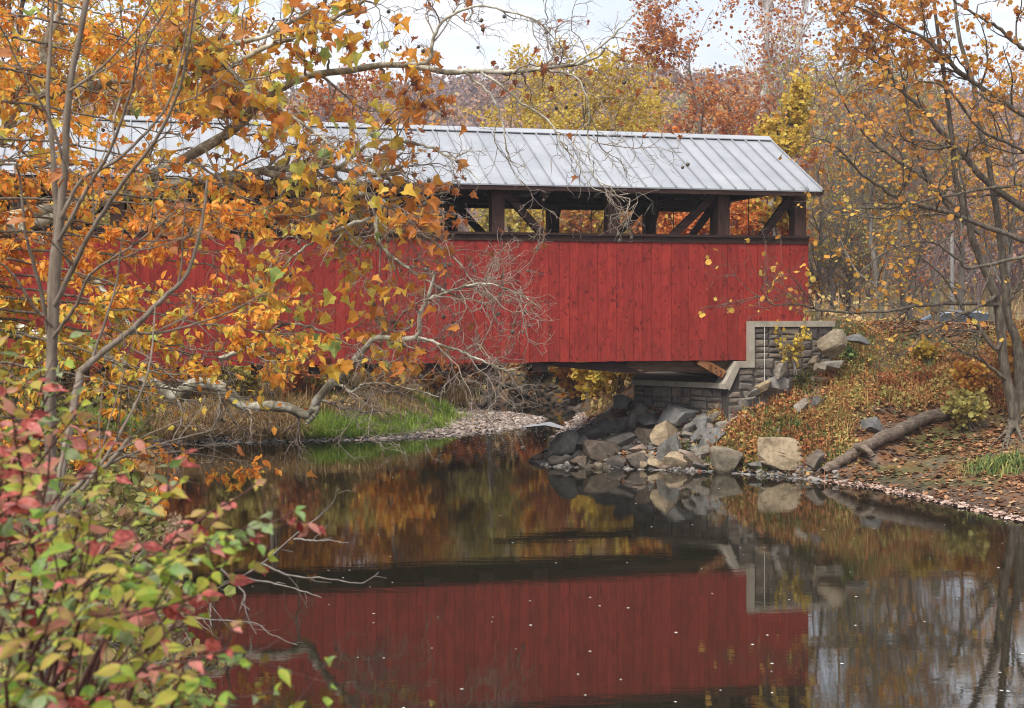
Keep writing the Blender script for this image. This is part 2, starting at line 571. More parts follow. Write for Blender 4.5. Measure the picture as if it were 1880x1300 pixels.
kn = noise(nt, _map(cmb.outputs[0], (3.6, 1.0, 2.4)), 1.9, 2, 0.45, 1.4)
c = ramp(nt, gr, [(0.28, (.23, .022, .016)), (0.5, (.335, .033, .023)), (0.75, (.40, .047, .034))])
c = mixc(nt, 1.0, c, ramp(nt, t, [(0, (.84, .86, .88)), (0.5, (.98, .98, .98)), (1, (1.10, 1.10, 1.10))]), 'MULTIPLY')
c = mixc(nt, ramp(nt, bl_, [(0.42, (.0, .0, .0)), (0.66, (.6, .6, .6))]), c, (.16, .015, .013))
c = mixc(nt, ramp(nt, kn, [(0.60, (0, 0, 0)), (0.69, (.85, .85, .85))]), c, (.095, .011, .010))
wn = noise(nt, _map(cmb.outputs[0], (30, 3, 2.0)), 3.0, 3, 0.5)
c = mixc(nt, ramp(nt, wn, [(0.74, (0, 0, 0)), (0.80, (.35, .35, .35))]), c, (.55, .25, .20))
sx = nt.nodes.new('ShaderNodeSeparateXYZ'); nt.links.new(v, sx.inputs[0])
mr = nt.nodes.new('ShaderNodeMapRange'); mr.inputs[1].default_value = 4.3; mr.inputs[2].default_value = 3.05; nt.links.new(sx.outputs[2], mr.inputs[0])
dn = noise(nt, _map(cmb.outputs[0], (5, 1, .9)), 2.0, 5, .6)
c = mixc(nt, math_n(nt, 'MULTIPLY', mr.outputs[0], ramp(nt, dn, [(.42, (0, 0, 0)), (.68, (.55, .55, .55))])), c, (.12, .035, .025))
nt.links.new(c, b.inputs['Base Color']); b.inputs['Roughness'].default_value = 0.75
b.inputs['Specular IOR Level'].default_value = 0.25
bump(nt, b, gr, 0.35, 0.01)

m_beam = wood_mat('brown_stained_timber', (.022, .012, .010), (.045, .024, .019), (.075, .040, .030), (1.2, 9, 9), 2.0)
m_post = wood_mat('brown_stained_post', (.036, .019, .015), (.070, .037, .029), (.11, .06, .047), (9, 9, 1.2), 2.0)
m_rawt = wood_mat('raw_timber', (.05, .03, .018), (.10, .06, .036), (.17, .105, .062), (1.0, 7, 7), 2.0)
m_rust = wood_mat('rusty_steel', (.12, .045, .018), (.22, .09, .035), (.32, .19, .11), (2, 2, 2), 2.0, 0.7)
m_deck = wood_mat('deck_planks', (.05, .035, .025), (.09, .065, .048), (.13, .10, .075), (9, 1, 1), 2.0)

m_roof, nt, b = mat_new('galvanised_roof')
v = coords(nt)
n1 = noise(nt, v, 1.1, 5, 0.6); n2 = noise(nt, coords(nt, (1, 5, 5)), 2.0, 4, 0.6)
t = tint_out(nt)
c = ramp(nt, n1, [(0.3, (.34, .347, .362)), (0.6, (.41, .417, .43)), (0.8, (.46, .465, .472))])
c = mixc(nt, 1.0, c, ramp(nt, t, [(0, (.86, .87, .90)), (1, (1.06, 1.06, 1.06))]), 'MULTIPLY')
c = mixc(nt, ramp(nt, n2, [(0.5, (0, 0, 0)), (0.8, (.35, .35, .35))]), c, (.36, .37, .41))
nt.links.new(c, b.inputs['Base Color']); b.inputs['Metallic'].default_value = 0.35
nt.links.new(ramp(nt, n2, [(0.3, (.38, .38, .38)), (0.7, (.58, .58, .58))]), b.inputs['Roughness'])
bump(nt, b, n1, 0.15, 0.02)

m_conc, nt, b = mat_new('cast_concrete')
v = coords(nt)
n1 = noise(nt, v, 2.2, 6, 0.65); n2 = noise(nt, coords(nt, (5, 5, 1)), 2.0, 4, 0.6)
c = ramp(nt, n1, [(0.3, (.26, .22, .165)), (0.55, (.38, .335, .27)), (0.75, (.47, .43, .37))])
c = mixc(nt, ramp(nt, n2, [(0.5, (0, 0, 0)), (0.75, (.5, .5, .5))]), c, (.19, .16, .12))
nt.links.new(c, b.inputs['Base Color']); b.inputs['Roughness'].default_value = 0.9
bump(nt, b, n1, 0.3, 0.02)

m_stone, nt, b = mat_new('grey_ashlar_stone')
v = coords(nt)
n1 = noise(nt, v, 3.0, 7, 0.68, 0.4); n2 = noise(nt, v, 14.0, 4, 0.6)
c = ramp(nt, n1, [(0.28, (.085, .07, .058)), (0.5, (.16, .135, .112)), (0.74, (.25, .215, .18))])
c = mixc(nt, 1.0, c, ramp(nt, tint_out(nt), [(0, (.66, .66, .70)), (0.6, (1, .98, .95)), (1, (1.28, 1.18, 1.05))]), 'MULTIPLY')
nt.links.new(c, b.inputs['Base Color']); b.inputs['Roughness'].default_value = 0.9
bump(nt, b, math_n(nt, 'ADD', n1, math_n(nt, 'MULTIPLY', n2, 0.4)), 0.8, 0.05)

m_mort, nt, b = mat_new('dark_joint'); b.inputs['Base Color'].default_value = (.055, .046, .038, 1); b.inputs['Roughness'].default_value = .95
bridge = thing('covered_bridge', 'red board sided covered bridge with grey standing seam metal roof over the creek', 'bridge', BO, TH)
LOC = dict(parent=bridge, world=False)
g = np.random.default_rng(5)
ZB, ZT, ZW, XW = 3.09, 6.60, 4.235, -1.985


def near_x(px):
    a = (px - CX) / F
    x = a * (BO[1] - 0.2586 * BO[0]) / (1 - 0.2586 * a)
    return (x - BO[0]) / math.cos(TH)


for side in (0, 1):
    s = Acc(); x = 0.0
    y0 = 0.0 if side == 0 else WID
    while x > -LEN:
        wd = g.choice([0.23, 0.28, 0.28, 0.33]); x2 = max(x - wd, -LEN)
        dy = g.uniform(-.006, .006)
        a, bq = (-.045 + dy, -.005 + dy) if side == 0 else (.005 + dy, .045 + dy)
        zb = (ZB if side == 0 else 3.62) + g.uniform(-.012, .012)
        tn = g.uniform(0, 1)
        if x2 >= XW: s.box(x2 + .004, x - .004, y0 + a, y0 + bq, ZW, ZT, tn)
        elif x > XW:
            s.box(XW + .002, x - .004, y0 + a, y0 + bq, ZW, ZT, tn); s.box(x2 + .004, XW - .002, y0 + a, y0 + bq, zb, ZT, tn)
        else: s.box(x2 + .004, x - .004, y0 + a, y0 + bq, zb, ZT, tn)
        x = x2
    s.build('siding', m_red, **LOC)
    # solid dark sheet put behind the boards only to keep the gaps dark
    s = Acc()
    yi = (0.0, 0.012) if side == 0 else (WID - .012, WID)
    s.box(-LEN + .01, XW - .01, yi[0], yi[1], (ZB if side == 0 else 3.62) + .05, ZT - .02, .2); s.box(XW, -.01, yi[0], yi[1], ZW + .03, ZT - .02, .2)
    s.build('gap_dark_sheet', m_beam, **LOC)
    s = Acc()
    ya, yb = (-.075, .40) if side == 0 else (WID - .40, WID + .075)
    for k in range(6):
        xa, xb = -LEN * k / 6, -LEN * (k + 1) / 6
        s.box(xb + .004, xa + (.02 if k == 0 else -.004), ya - .05, yb, 6.665, 6.735, g.uniform(.3, .8))
        fy = (ya, -.002) if side == 0 else (WID + .002, yb)
        s.box(xb + .004, xa - .004, fy[0], fy[1], 6.50, 6.66, g.uniform(.3, .8))
    s.build('sill_rail', m_beam, **LOC)

PX = [-0.22, -2.65, -6.02, -9.43, -12.85, -16.3, -19.7, -23.1, -26.5, -29.0, -30.8]
for side in (0, 1):
    ya, yb = (.03, .42) if side == 0 else (WID - .42, WID - .03)
    ym = (ya + yb) / 2
    s = Acc().box(-LEN + .05, .05, ya, yb, 7.98, 8.235, .4); s.build('top_chord', m_beam, **LOC)
    s = Acc().box(-LEN + .05, XW - .02, ya + .01, yb - .01, 3.64, 3.90, .4); s.build('bottom_chord', m_beam, **LOC)
    for k, px_ in enumerate(PX):
        s = Acc().box(px_ - .18, px_ + .18, ya + .002, yb - .002, 4.25 if px_ > XW else 3.905, 7.978, g.uniform(.3, .9)); s.build('post', m_post, **LOC)
        # knee brace up to the tie beam
        kd = 1 if side == 0 else -1
        s = Acc().beam((px_, ym + kd * .2, 7.15), (px_, ym + kd * 1.0, 8.12), .11, .14, (1, 0, 0), g.uniform(.3, .7)); s.build('knee_brace', m_post, **LOC)
    for k in range(len(PX) - 1):
        xa, xb = PX[k], PX[k + 1]      # xa is nearer the right end
        if k == 0: p0, p1 = (xa - .2, 7.95), (xb + .1, 5.2)
        elif k == 1: p0, p1 = (xa - .2, 7.95), (xb + .2, 4.4)
        elif k < 6: p0, p1 = (xb + .2, 7.9), (xa - .2, 4.75)
        else: p0, p1 = (xa - .2, 7.9), (xb + .2, 4.75)
        if k == 1: p1 = (xb + .25, 5.2)
        s = Acc().beam((p0[0], ym + .004, p0[1]), (p1[0], ym + .004, p1[1]), .20, .21, (0, 0, 1), g.uniform(.4, .9)); s.build('diagonal_brace', m_beam, **LOC)
        s = Acc(); xm = (xa + xb) / 2 - .35
        tubes(s, np.array([[(xm, ym, 4.2), (xm, ym, 7.98)]], float), np.full((1, 2), .017), 5); s.build('tie_rod', m_beam, **LOC)
for k, px_ in enumerate(PX):
    s = Acc().box(px_ - .13, px_ + .13, .43, WID - .43, 8.12, 8.38, .5); s.build('tie_beam', m_beam, **LOC)
for k in range(18):
    x = -8.2 - (k - 1) * 1.555
    if x > -7.5 or x < -LEN + .5: continue
    s = Acc().box(x - .22, x + .22, .05, .75, 2.82, 3.62, .3); s.build('floor_beam', m_beam, **LOC)
s = Acc()
for k in range(60):
    xa = -k * LEN / 60; s.box(xa - LEN / 60 + .004, xa, .44, WID - .44, 3.62 if xa < XW else 4.0, 4.16, g.uniform(0, 1))
s.build('deck', m_deck, **LOC)
# haunch beams that carry the last bay down to the seat
for side in (0, 1):
    y0 = .06 if side == 0 else WID - .36
    s = Acc().prism([(-8.0, 3.06), (-5.6, 3.06), (-5.6, 2.93), (-4.9, 2.70), (-5.2, 2.70), (-8.0, 2.98)], (1, 0, 0), (0, 0, 1), (0, y0 + .05, 0), (0, .26, 0), .2); s.build('haunch_beam', m_beam, **LOC)
    s = Acc().prism([(-6.35, 3.08), (-2.3, 3.08), (-2.62, 2.68), (-5.6, 2.86), (-6.35, 2.84)], (1, 0, 0), (0, 0, 1), (0, y0 + .13, 0), (0, .08, 0), .7); s.build('bolster_timber', m_rawt, **LOC)
    s = Acc().beam((-3.45, y0 - .10 + .12, 3.10), (-2.66, y0 - .10 + .12, 2.68), .2, .24, (0, 0, 1), .9)
    for q_ in range(3):
        for j in (-1, 1):
            c0 = np.array([-2.78 - .16 * q_, y0 - .085, 2.74 + .08 * q_ + .05 * j]); tubes(s, np.array([[c0, c0 + np.array([0, -.03, 0])]]), np.array([[.028, .02]]), 6, .1)
    s.build('bearing_strut', m_rust, **LOC)
# ---- roof
ZE, ZR, YO, XG = 8.05, 10.0, .45, .25
sl_ = (ZR - ZE) / (WID / 2 + YO)
roof = None
g = np.random.default_rng(8)
for side in (0, 1):
    s = Acc()
    def pt(x, y, dz=0.0):      # y measured from the near eave in
        return (x, -YO + y, ZE + y * sl_ + dz) if side == 0 else (x, WID + YO - y, ZE + y * sl_ + dz)
    run = WID / 2 + YO
    xs = np.linspace(XG, -LEN - XG, 70)
    ys = np.linspace(0, run - .01, 8)
    for k in range(len(xs) - 1):
        tn = g.uniform(0.2, 1)
        base_n = s.n; vv = []
        for j, yy in enumerate(ys):
            for xx in (xs[k], xs[k + 1]):
                vv.append(pt(xx, yy, g.normal(0, .003)))
        vv += [pt(xs[k], 0, -.04), pt(xs[k + 1], 0, -.04), pt(xs[k], run - .01, -.04), pt(xs[k + 1], run - .01, -.04)]
        n2_ = 2 * len(ys)
        f = [(2 * j, 2 * j + 1, 2 * j + 3, 2 * j + 2) for j in range(len(ys) - 1)] + [(n2_, n2_ + 1, 1, 0), (n2_ + 1, n2_, n2_ + 2, n2_ + 3)]
        s.add(vv, f, tn)
    sn = Acc()
    for k in range(len(xs)):
        a, c = np.array(pt(xs[k], -.015, .012)), np.array(pt(xs[k], run - .05, .012))
        xw = .022
        sn.add([a + (-xw, 0, 0), a + (xw, 0, 0), c + (xw, 0, 0), c + (-xw, 0, 0), a + (-xw * .7, 0, .055), a + (xw * .7, 0, .055), c + (xw * .7, 0, .055), c + (-xw * .7, 0, .055)],
               [(3, 2, 1, 0), (4, 5, 6, 7), (0, 1, 5, 4), (1, 2, 6, 5), (2, 3, 7, 6), (3, 0, 4, 7)], .15)
    r = s.build('roof', m_roof, **LOC)
    BASE[r.name] = np.zeros(3)
    sn.build('standing_seams', m_roof, parent=r, world=False)
    rc = Acc()
    rc.add([pt(XG + .03, run - .26, .075), pt(-LEN - XG, run - .26, .075), pt(-LEN - XG, run + .004, .085), pt(XG + .03, run + .004, .085), pt(XG + .03, run - .26, .05), pt(-LEN - XG, run - .26, .05)], [(0, 1, 2, 3), (0, 4, 5, 1)], .9)
    rc.build('ridge_cap', m_roof, parent=r, world=False)
    fa = Acc()
    a, c = pt(XG + .012, 0.0, -.06), pt(XG + .012, run, -.06)
    fa.beam(a, c, .04, .16, (0, 0, 1), .5); fa.build('barge_board', m_post, **LOC)
    fa = Acc(); a, c = pt(XG - .03, .04, -.125), pt(-LEN - XG, .04, -.125)
    fa.beam(a, c, .045, .13, (0, 0, 1), .4); fa.build('eave_board', m_beam, **LOC)
    for k in range(5):
        fa = Acc(); yy = .55 + k * .72
        fa.beam(pt(XG - .04, yy, -.13), pt(-LEN - XG + .04, yy, -.13), .10, .07, (0, 0, 1), .4); fa.build('purlin', m_beam, **LOC)
for k in range(34):
    s = Acc(); x = -.05 - k * (LEN - .1) / 33
    for sgn in (0, 1):
        a = (x, -.30, ZE + .15 * sl_ - .20) if sgn == 0 else (x, WID + .30, ZE + .15 * sl_ - .20)
        s.beam(a, (x, WID / 2, ZR - .20), .08, .15, (0, 0, 1), g.uniform(.2, .7))
    s.build('rafter', m_beam, **LOC)

# ================================================================== stone faced abutment (same local frame)
abut = thing('bridge_abutment', 'grey stone faced abutment wall with pale concrete coping under the red bridge end', 'abutment', BO, TH)
LA = dict(parent=abut, world=False)
YF = -.17
WXR = .69
core = Acc().prism([(-2.62, -.6), (WXR, -.6), (WXR, 4.06), (-1.81, 4.06), (-1.81, 2.9), (-2.30, 2.9), (-2.62, 2.28)], (1, 0, 0), (0, 0, 1), (0, YF, 0), (0, .66, 0), .2)
PIER = [(-2.60, .25), (-4.5, 2.6), (-2.75, WID + .3), (-1.4, WID + .3), (-1.4, .25)]
core.prism(PIER, (1, 0, 0), (0, 1, 0), (0, 0, -.6), (0, 0, 2.86), .2)
core.box(-1.6, WXR, .5, WID + .4, -.6, 3.9, .2)
core.build('wall', m_mort, **LA)
g = np.random.default_rng(21)


def rects(x0, x1, z0, z1, out, depth=0):
    w_, h_ = x1 - x0, z1 - z0
    if (w_ < .62 and h_ < .30) or (depth > 2 and w_ < .95 and h_ < .5 and g.random() < .25) or min(w_, h_) < .14:
        out.append((x0, x1, z0, z1)); return
    if w_ / h_ > g.uniform(1.2, 2.6):
        m = x0 + w_ * g.uniform(.34, .66); rects(x0, m, z0, z1, out, depth + 1); rects(m, x1, z0, z1, out, depth + 1)
    else:
        m = z0 + h_ * g.uniform(.34, .66); rects(x0, x1, z0, m, out, depth + 1); rects(x0, x1, m, z1, out, depth + 1)


def ashlar(areas, fn):
    s = Acc()
    for ar in areas:
        out = []; rects(*ar, out)
        for (x0, x1, z0, z1) in out:
            j = .007
            c4 = np.array([(x0 + j, z0 + j), (x1 - j, z0 + j), (x1 - j, z1 - j), (x0 + j, z1 - j)]) + g.normal(0, .034, (4, 2))
            c4[:, 0] = np.clip(c4[:, 0], x0 + .004, x1 - .004); c4[:, 1] = np.clip(c4[:, 1], z0 + .004, z1 - .004)
            cen = c4.mean(0)
            inn = cen + (c4 - cen) * (1 - np.minimum(.3, .05 / np.maximum(np.abs(c4 - cen), .02)))
            d0 = g.uniform(.014, .034)
            v = [fn(a, b_, 0.0) for a, b_ in c4] + [fn(a, b_, d0 + g.uniform(-.006, .006)) for a, b_ in inn] + [fn(cen[0], cen[1], d0 + .012)]
            s.add(v, [(0, 1, 5, 4), (1, 2, 6, 5), (2, 3, 7, 6), (3, 0, 4, 7)], tn := g.uniform(0, 1))
            s.f.append(np.array([(4, 5, 8), (5, 6, 8), (6, 7, 8), (7, 4, 8)]) + s.n - 9); s.m.append(np.zeros(4, int))
    return s


ashlar([(-1.80, WXR, .3, 2.6), (-1.80, WXR, 2.6, 4.05), (-2.60, -1.80, -.2, 2.2), (-2.28, -1.80, 2.2, 2.88)], lambda a, b_, d: (a, YF - d, b_)).build('stone_facing', m_stone, **LA)
_pa, _pb = np.array([-2.60, .25]), np.array([-4.5, 2.6]); _pl = np.linalg.norm(_pb - _pa); _pt = (_pb - _pa) / _pl; _pn = np.array([-_pt[1], _pt[0]]); _pn = _pn if _pn[1] < 0 else -_pn
ashlar([(.02, _pl - .01, -.2, 1.0), (.02, _pl - .01, 1.0, 2.24)], lambda a, b_, d: (*(_pa + _pt * a + _pn * d), b_)).build('stone_facing', m_stone, **LA)
_qa, _qb = np.array([-4.5, 2.6]), np.array([-2.75, WID + .3]); _ql = np.linalg.norm(_qb - _qa); _qt = (_qb - _qa) / _ql; _qn = np.array([-_qt[1], _qt[0]])
ashlar([(.02, _ql, -.2, 2.24)], lambda a, b_, d: (*(_qa + _qt * a + _qn * d), b_)).build('stone_facing', m_stone, **LA)
ashlar([(YF + .02, WID, 2.6, 4.05)], lambda a, b_, d: (WXR + d, a, b_)).build('stone_facing', m_stone, **LA)
OUT = [(-2.74, 2.42), (-2.37, 3.06), (-1.98, 3.06), (-1.98, 4.225), (WXR + .07, 4.225)]
INN = [(-2.60, 2.22), (-2.28, 2.88), (-1.81, 2.88), (-1.81, 4.06), (WXR + .07, 4.06)]
s = Acc()
for k in range(4):
    s.prism([INN[k], INN[k + 1], OUT[k + 1], OUT[k]], (1, 0, 0), (0, 0, 1), (0, YF - .085, 0), (0, .70, 0), .5)
CO = [(-2.76, YF - .07), (-2.79, .20), (-4.62, 2.55), (-2.85, WID + .42), (-1.3, WID + .42), (-1.3, YF + .62), (-2.6, YF + .62), (-2.62, YF - .07)]
s.prism(CO, (1, 0, 0), (0, 1, 0), (0, 0, 2.262), (0, 0, .158), .5)
s.build('coping', m_conc, **LA)
s = Acc(); tubes(s, np.array([[(-1.50, YF - .085, 2.0), (-1.50, YF - .085, 3.0), (-1.50, YF - .085, 4.05)]]), np.full((1, 3), .011), 6, .9)
m_pale, nt, b = mat_new('pale_plastic'); b.inputs['Base Color'].default_value = (.6, .6, .58, 1); b.inputs['Roughness'].default_value = .5
s.build('drain_pipe', m_pale, **LA)
# ================================================================== rocks, gravel, log, litter, grass
def _ico(sub):
    import bmesh
    bm = bmesh.new(); bmesh.ops.create_icosphere(bm, subdivisions=sub, radius=1)
    v = np.array([q.co[:] for q in bm.verts]); f = np.array([[q.index for q in x.verts] for x in bm.faces]); bm.free()
    return v, f


ICO = {k: _ico(k) for k in (1, 2, 3, 4)}


def rock_shape(seed, sub=3, planes=11, rough=.035, blocky=0.0):
    g = np.random.default_rng(seed)
    v, f = ICO[sub]; v = v.copy()
    if blocky: v = np.sign(v) * np.abs(v) ** (1 - blocky)
    for k in range(planes):
        n = nrm(g.normal(0, 1, 3)); d = g.uniform(.40, .74)
        e = np.clip(v @ n - d, 0, None)
        v = v - e[:, None] * n * .97
    for s_, a_ in ((2.3, 1.0), (5.1, .55), (11, .3)):
        ph = g.uniform(0, 6, 3)
        v = v * (1 + rough * a_ * (np.sin(v[:, :1] * s_ + ph[0]) + np.sin(v[:, 1:2] * s_ * 1.1 + ph[1]) + np.sin(v[:, 2:3] * s_ * .9 + ph[2])))
    return v / np.abs(v).max(0), f


def rock_mat(name, cols, moss=0.25):
    m, nt, b = mat_new(name)
    v = coords(nt)
    inf = nt.nodes.new('ShaderNodeObjectInfo')
    ad = nt.nodes.new('ShaderNodeVectorMath'); ad.operation = 'ADD'
    sc = nt.nodes.new('ShaderNodeCombineXYZ')
    for i in range(3): nt.links.new(math_n(nt, 'MULTIPLY', inf.outputs['Random'], 9.0 + 5 * i), sc.inputs[i])
    nt.links.new(v, ad.inputs[0]); nt.links.new(sc.outputs[0], ad.inputs[1])
    n1 = noise(nt, ad.outputs[0], 1.7, 8, .68, .5); n2 = noise(nt, ad.outputs[0], 9.0, 6, .7); n3 = noise(nt, ad.outputs[0], 3.0, 5, .65)
    c = ramp(nt, n1, [(.26, cols[0]), (.5, cols[1]), (.74, cols[2])])
    c = mixc(nt, 1.0, c, ramp(nt, inf.outputs['Random'], [(0, (.72, .74, .80)), (.5, (1, 1, 1)), (1, (1.22, 1.12, 1.0))]), 'MULTIPLY')
    c = mixc(nt, 1.0, c, ramp(nt, n2, [(.3, (.6, .6, .6)), (.6, (1.1, 1.1, 1.1))]), 'MULTIPLY')
    c = mixc(nt, ramp(nt, n3, [(.52, (0, 0, 0)), (.72, (moss, moss, moss))]), c, (.13, .12, .055))
    ge = nt.nodes.new('ShaderNodeNewGeometry'); sp = nt.nodes.new('ShaderNodeSeparateXYZ'); nt.links.new(ge.outputs['Position'], sp.inputs[0])
    wz = math_n(nt, 'ADD', sp.outputs[2], math_n(nt, 'MULTIPLY', math_n(nt, 'SUBTRACT', n3, .5), .25))
    wr = nt.nodes.new('ShaderNodeMapRange'); wr.inputs[1].default_value = .06; wr.inputs[2].default_value = .16; nt.links.new(wz, wr.inputs[0])
    c = mixc(nt, 1.0, c, ramp(nt, wr.outputs[0], [(0, (.38, .36, .33)), (1, (1, 1, 1))]), 'MULTIPLY')
    nt.links.new(ramp(nt, wr.outputs[0], [(0, (.35, .35, .35)), (1, (.9, .9, .9))]), b.inputs['Roughness'])
    nt.links.new(c, b.inputs['Base Color'])
    b.inputs['Specular IOR Level'].default_value = .25
    bump(nt, b, math_n(nt, 'ADD', n1, math_n(nt, 'MULTIPLY', n2, .5)), .8, .07)
    return m


M_TAN = rock_mat('tan_rock', [(.15, .115, .075), (.31, .25, .17), (.45, .38, .285)], .35)
M_GREY = rock_mat('grey_rock', [(.11, .10, .09), (.22, .205, .18), (.36, .34, .30)], .3)
M_BLUE = rock_mat('blue_grey_rock', [(.105, .10, .093), (.195, .185, .17), (.31, .30, .275)], .2)
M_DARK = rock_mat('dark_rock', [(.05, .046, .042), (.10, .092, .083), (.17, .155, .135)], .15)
M_BROWN = rock_mat('brown_rock', [(.06, .048, .038), (.13, .105, .085), (.21, .175, .14)], .2)
M_PINK = rock_mat('pink_rock', [(.15, .11, .09), (.30, .235, .20), (.42, .35, .31)], .1)


def boulder(px, py, w, h, m, label, seed, tilt=0.0, dep=0.8, blocky=0.2, yaw=None, sink=.18, near=None, planes=11, name='boulder'):
    p = hit(px, py) if near is None else P(px, py, near)
    k = p[1] / F
    w *= 1.12; h *= 1.12
    rx, rz = w * k / 2, h * k / 2 * (1 + sink)
    v, f = rock_shape(seed, 4, planes + 4, .022, blocky)
    v = v * np.array([rx, rx * dep, rz])
    ct, st = math.cos(tilt), math.sin(tilt)
    v = np.stack([v[:, 0] * ct + v[:, 2] * st, v[:, 1], -v[:, 0] * st + v[:, 2] * ct], -1)
    o = p + np.array([0, rx * dep * .55, h * k / 2 - h * k * sink / 2])
    a = Acc(); a.add(v + o, f)
    ob = a.build(name, m, smooth=False, origin=o)
    return props(ob, label, 'boulder')


BLD = [
    (1524, 653, 64, 42, M_TAN, 'big pale leaning boulder against the right end of the stone abutment wall', 101, -.45, .8, .25),
    (1574, 632, 46, 17, M_GREY, 'flat pale grey slab behind the leaning boulder at the bank top', 102, .05, .8, .3),
    (1432, 694, 26, 24, M_GREY, 'upright pale grey stone beside the yellow ochre stone below the coping', 103, -.1, .8, .1),
    (1404, 714, 40, 15, M_TAN, 'narrow ochre stone tilted against the foot of the abutment wall', 104, -.42, .6, .3),
    (1388, 727, 36, 12, M_GREY, 'thin pale stone just below the tilted ochre stone', 124, -.4, .6, .2),
    (1497, 670, 24, 16, M_TAN, 'small rounded tan stone left of the flat slab under the leaning boulder', 105, 0, .8, .1),
    (1508, 683, 26, 16, M_TAN, 'small mossy stone lowest under the leaning boulder', 106, 0, .8, .1),
    (1533, 676, 46, 15, M_BLUE, 'flat grey blue slab lying under the leaning boulder', 107, .0, .8, .3),
    (1432, 738, 98, 42, M_BLUE, 'long blue grey slab sloping down the bank below the abutment', 108, -.36, .5, .3),
    (1378, 758, 80, 26, M_BLUE, 'low dark blue slab continuing downhill from the long sloping slab', 125, -.34, .6, .3),
    (1346, 752, 40, 24, M_TAN, 'pale stone tucked into the corner of the abutment wall', 109, -.3, .8, .2),
    (1250, 784, 76, 40, M_BLUE, 'broad grey pyramid shaped boulder in front of the pier wall', 110, .1, .8, .0),
    (1221, 822, 54, 42, M_TAN, 'tan mossy boulder in the middle of the rubble below the pyramid boulder', 111, -.25, .8, .15),
    (1228, 854, 40, 52, M_GREY, 'tall grey stone leaning right at the water edge', 112, .55, .7, .2),
    (1242, 861, 44, 32, M_TAN, 'pointed tan stone at the waterline beside the leaning grey stone', 113, .3, .8, .0),
    (1342, 868, 66, 52, M_TAN, 'large tan boulder with a sloping left face standing at the waterline', 214, -.3, .8, .5),
    (1440, 869, 80, 56, M_TAN, 'large flat topped tan boulder at the waterline', 217, .05, .8, .62),
    (1506, 862, 44, 38, M_BROWN, 'brown square boulder between the flat topped boulder and the log', 116, .05, .8, .4),
    (1606, 798, 48, 28, M_GREY, 'grey boulder half buried in the leafy slope above the log', 117, 0, .8, .2),
    (1502, 752, 30, 22, M_GREY, 'round grey stone in the weeds on the slope below the abutment', 126, 0, .8, .05),
    (1476, 756, 34, 22, M_GREY, 'mossy grey stone left of the round stone among the slope weeds', 127, 0, .8, .1),
    (1510, 704, 42, 9, M_TAN, 'thin flat pale stone lying on the red leaves above the weeds', 128, 0, .8, .3),
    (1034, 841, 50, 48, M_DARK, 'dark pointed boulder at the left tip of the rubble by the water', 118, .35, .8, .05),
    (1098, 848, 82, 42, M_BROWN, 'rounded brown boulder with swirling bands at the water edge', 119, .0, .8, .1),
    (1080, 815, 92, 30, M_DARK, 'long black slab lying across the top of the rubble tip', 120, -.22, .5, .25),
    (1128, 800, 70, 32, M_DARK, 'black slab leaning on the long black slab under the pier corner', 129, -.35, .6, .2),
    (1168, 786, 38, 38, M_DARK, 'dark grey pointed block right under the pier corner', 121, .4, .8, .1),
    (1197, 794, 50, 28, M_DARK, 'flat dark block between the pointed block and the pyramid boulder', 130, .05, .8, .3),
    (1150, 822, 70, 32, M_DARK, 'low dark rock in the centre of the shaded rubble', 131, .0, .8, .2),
    (1022, 858, 56, 17, M_BROWN, 'flat red brown rock awash at the tip of the rubble', 122, .05, .8, .3),
    (992, 847, 40, 12, M_PINK, 'pale pinkish rock just breaking the water off the rubble tip', 123, .0, .8, .2),
    (1148, 756, 34, 34, M_GREY, 'grey green slab leaning on the far corner of the pier', 132, -.7, .6, .2),
    (1114, 773, 42, 16, M_TAN, 'tan flat rock behind the black slab beside the pier', 133, -.1, .8, .2),
    (1170, 862, 52, 26, M_BROWN, 'brown stone at the waterline left of the leaning grey stone', 134, .0, .8, .1),
    (1175, 838, 34, 20, M_PINK, 'rust stained stone among the rubble above the waterline', 135, .1, .8, .1),
    (1310, 826, 56, 34, M_GREY, 'grey stone overgrown by rusty weeds uphill of the tan waterline boulders', 136, -.35, .8, .2),
    (1292, 790, 44, 26, M_GREY, 'pale grey stone at the top of the rubble right of the pyramid boulder', 137, -.3, .8, .1),
    (1262, 800, 26, 22, M_BLUE, 'slate blue block below the right flank of the pyramid boulder', 138, .1, .8, .3),
    (1310, 780, 36, 18, M_GREY, 'flat pale stone at the foot of the abutment corner', 139, -.2, .8, .2),
]
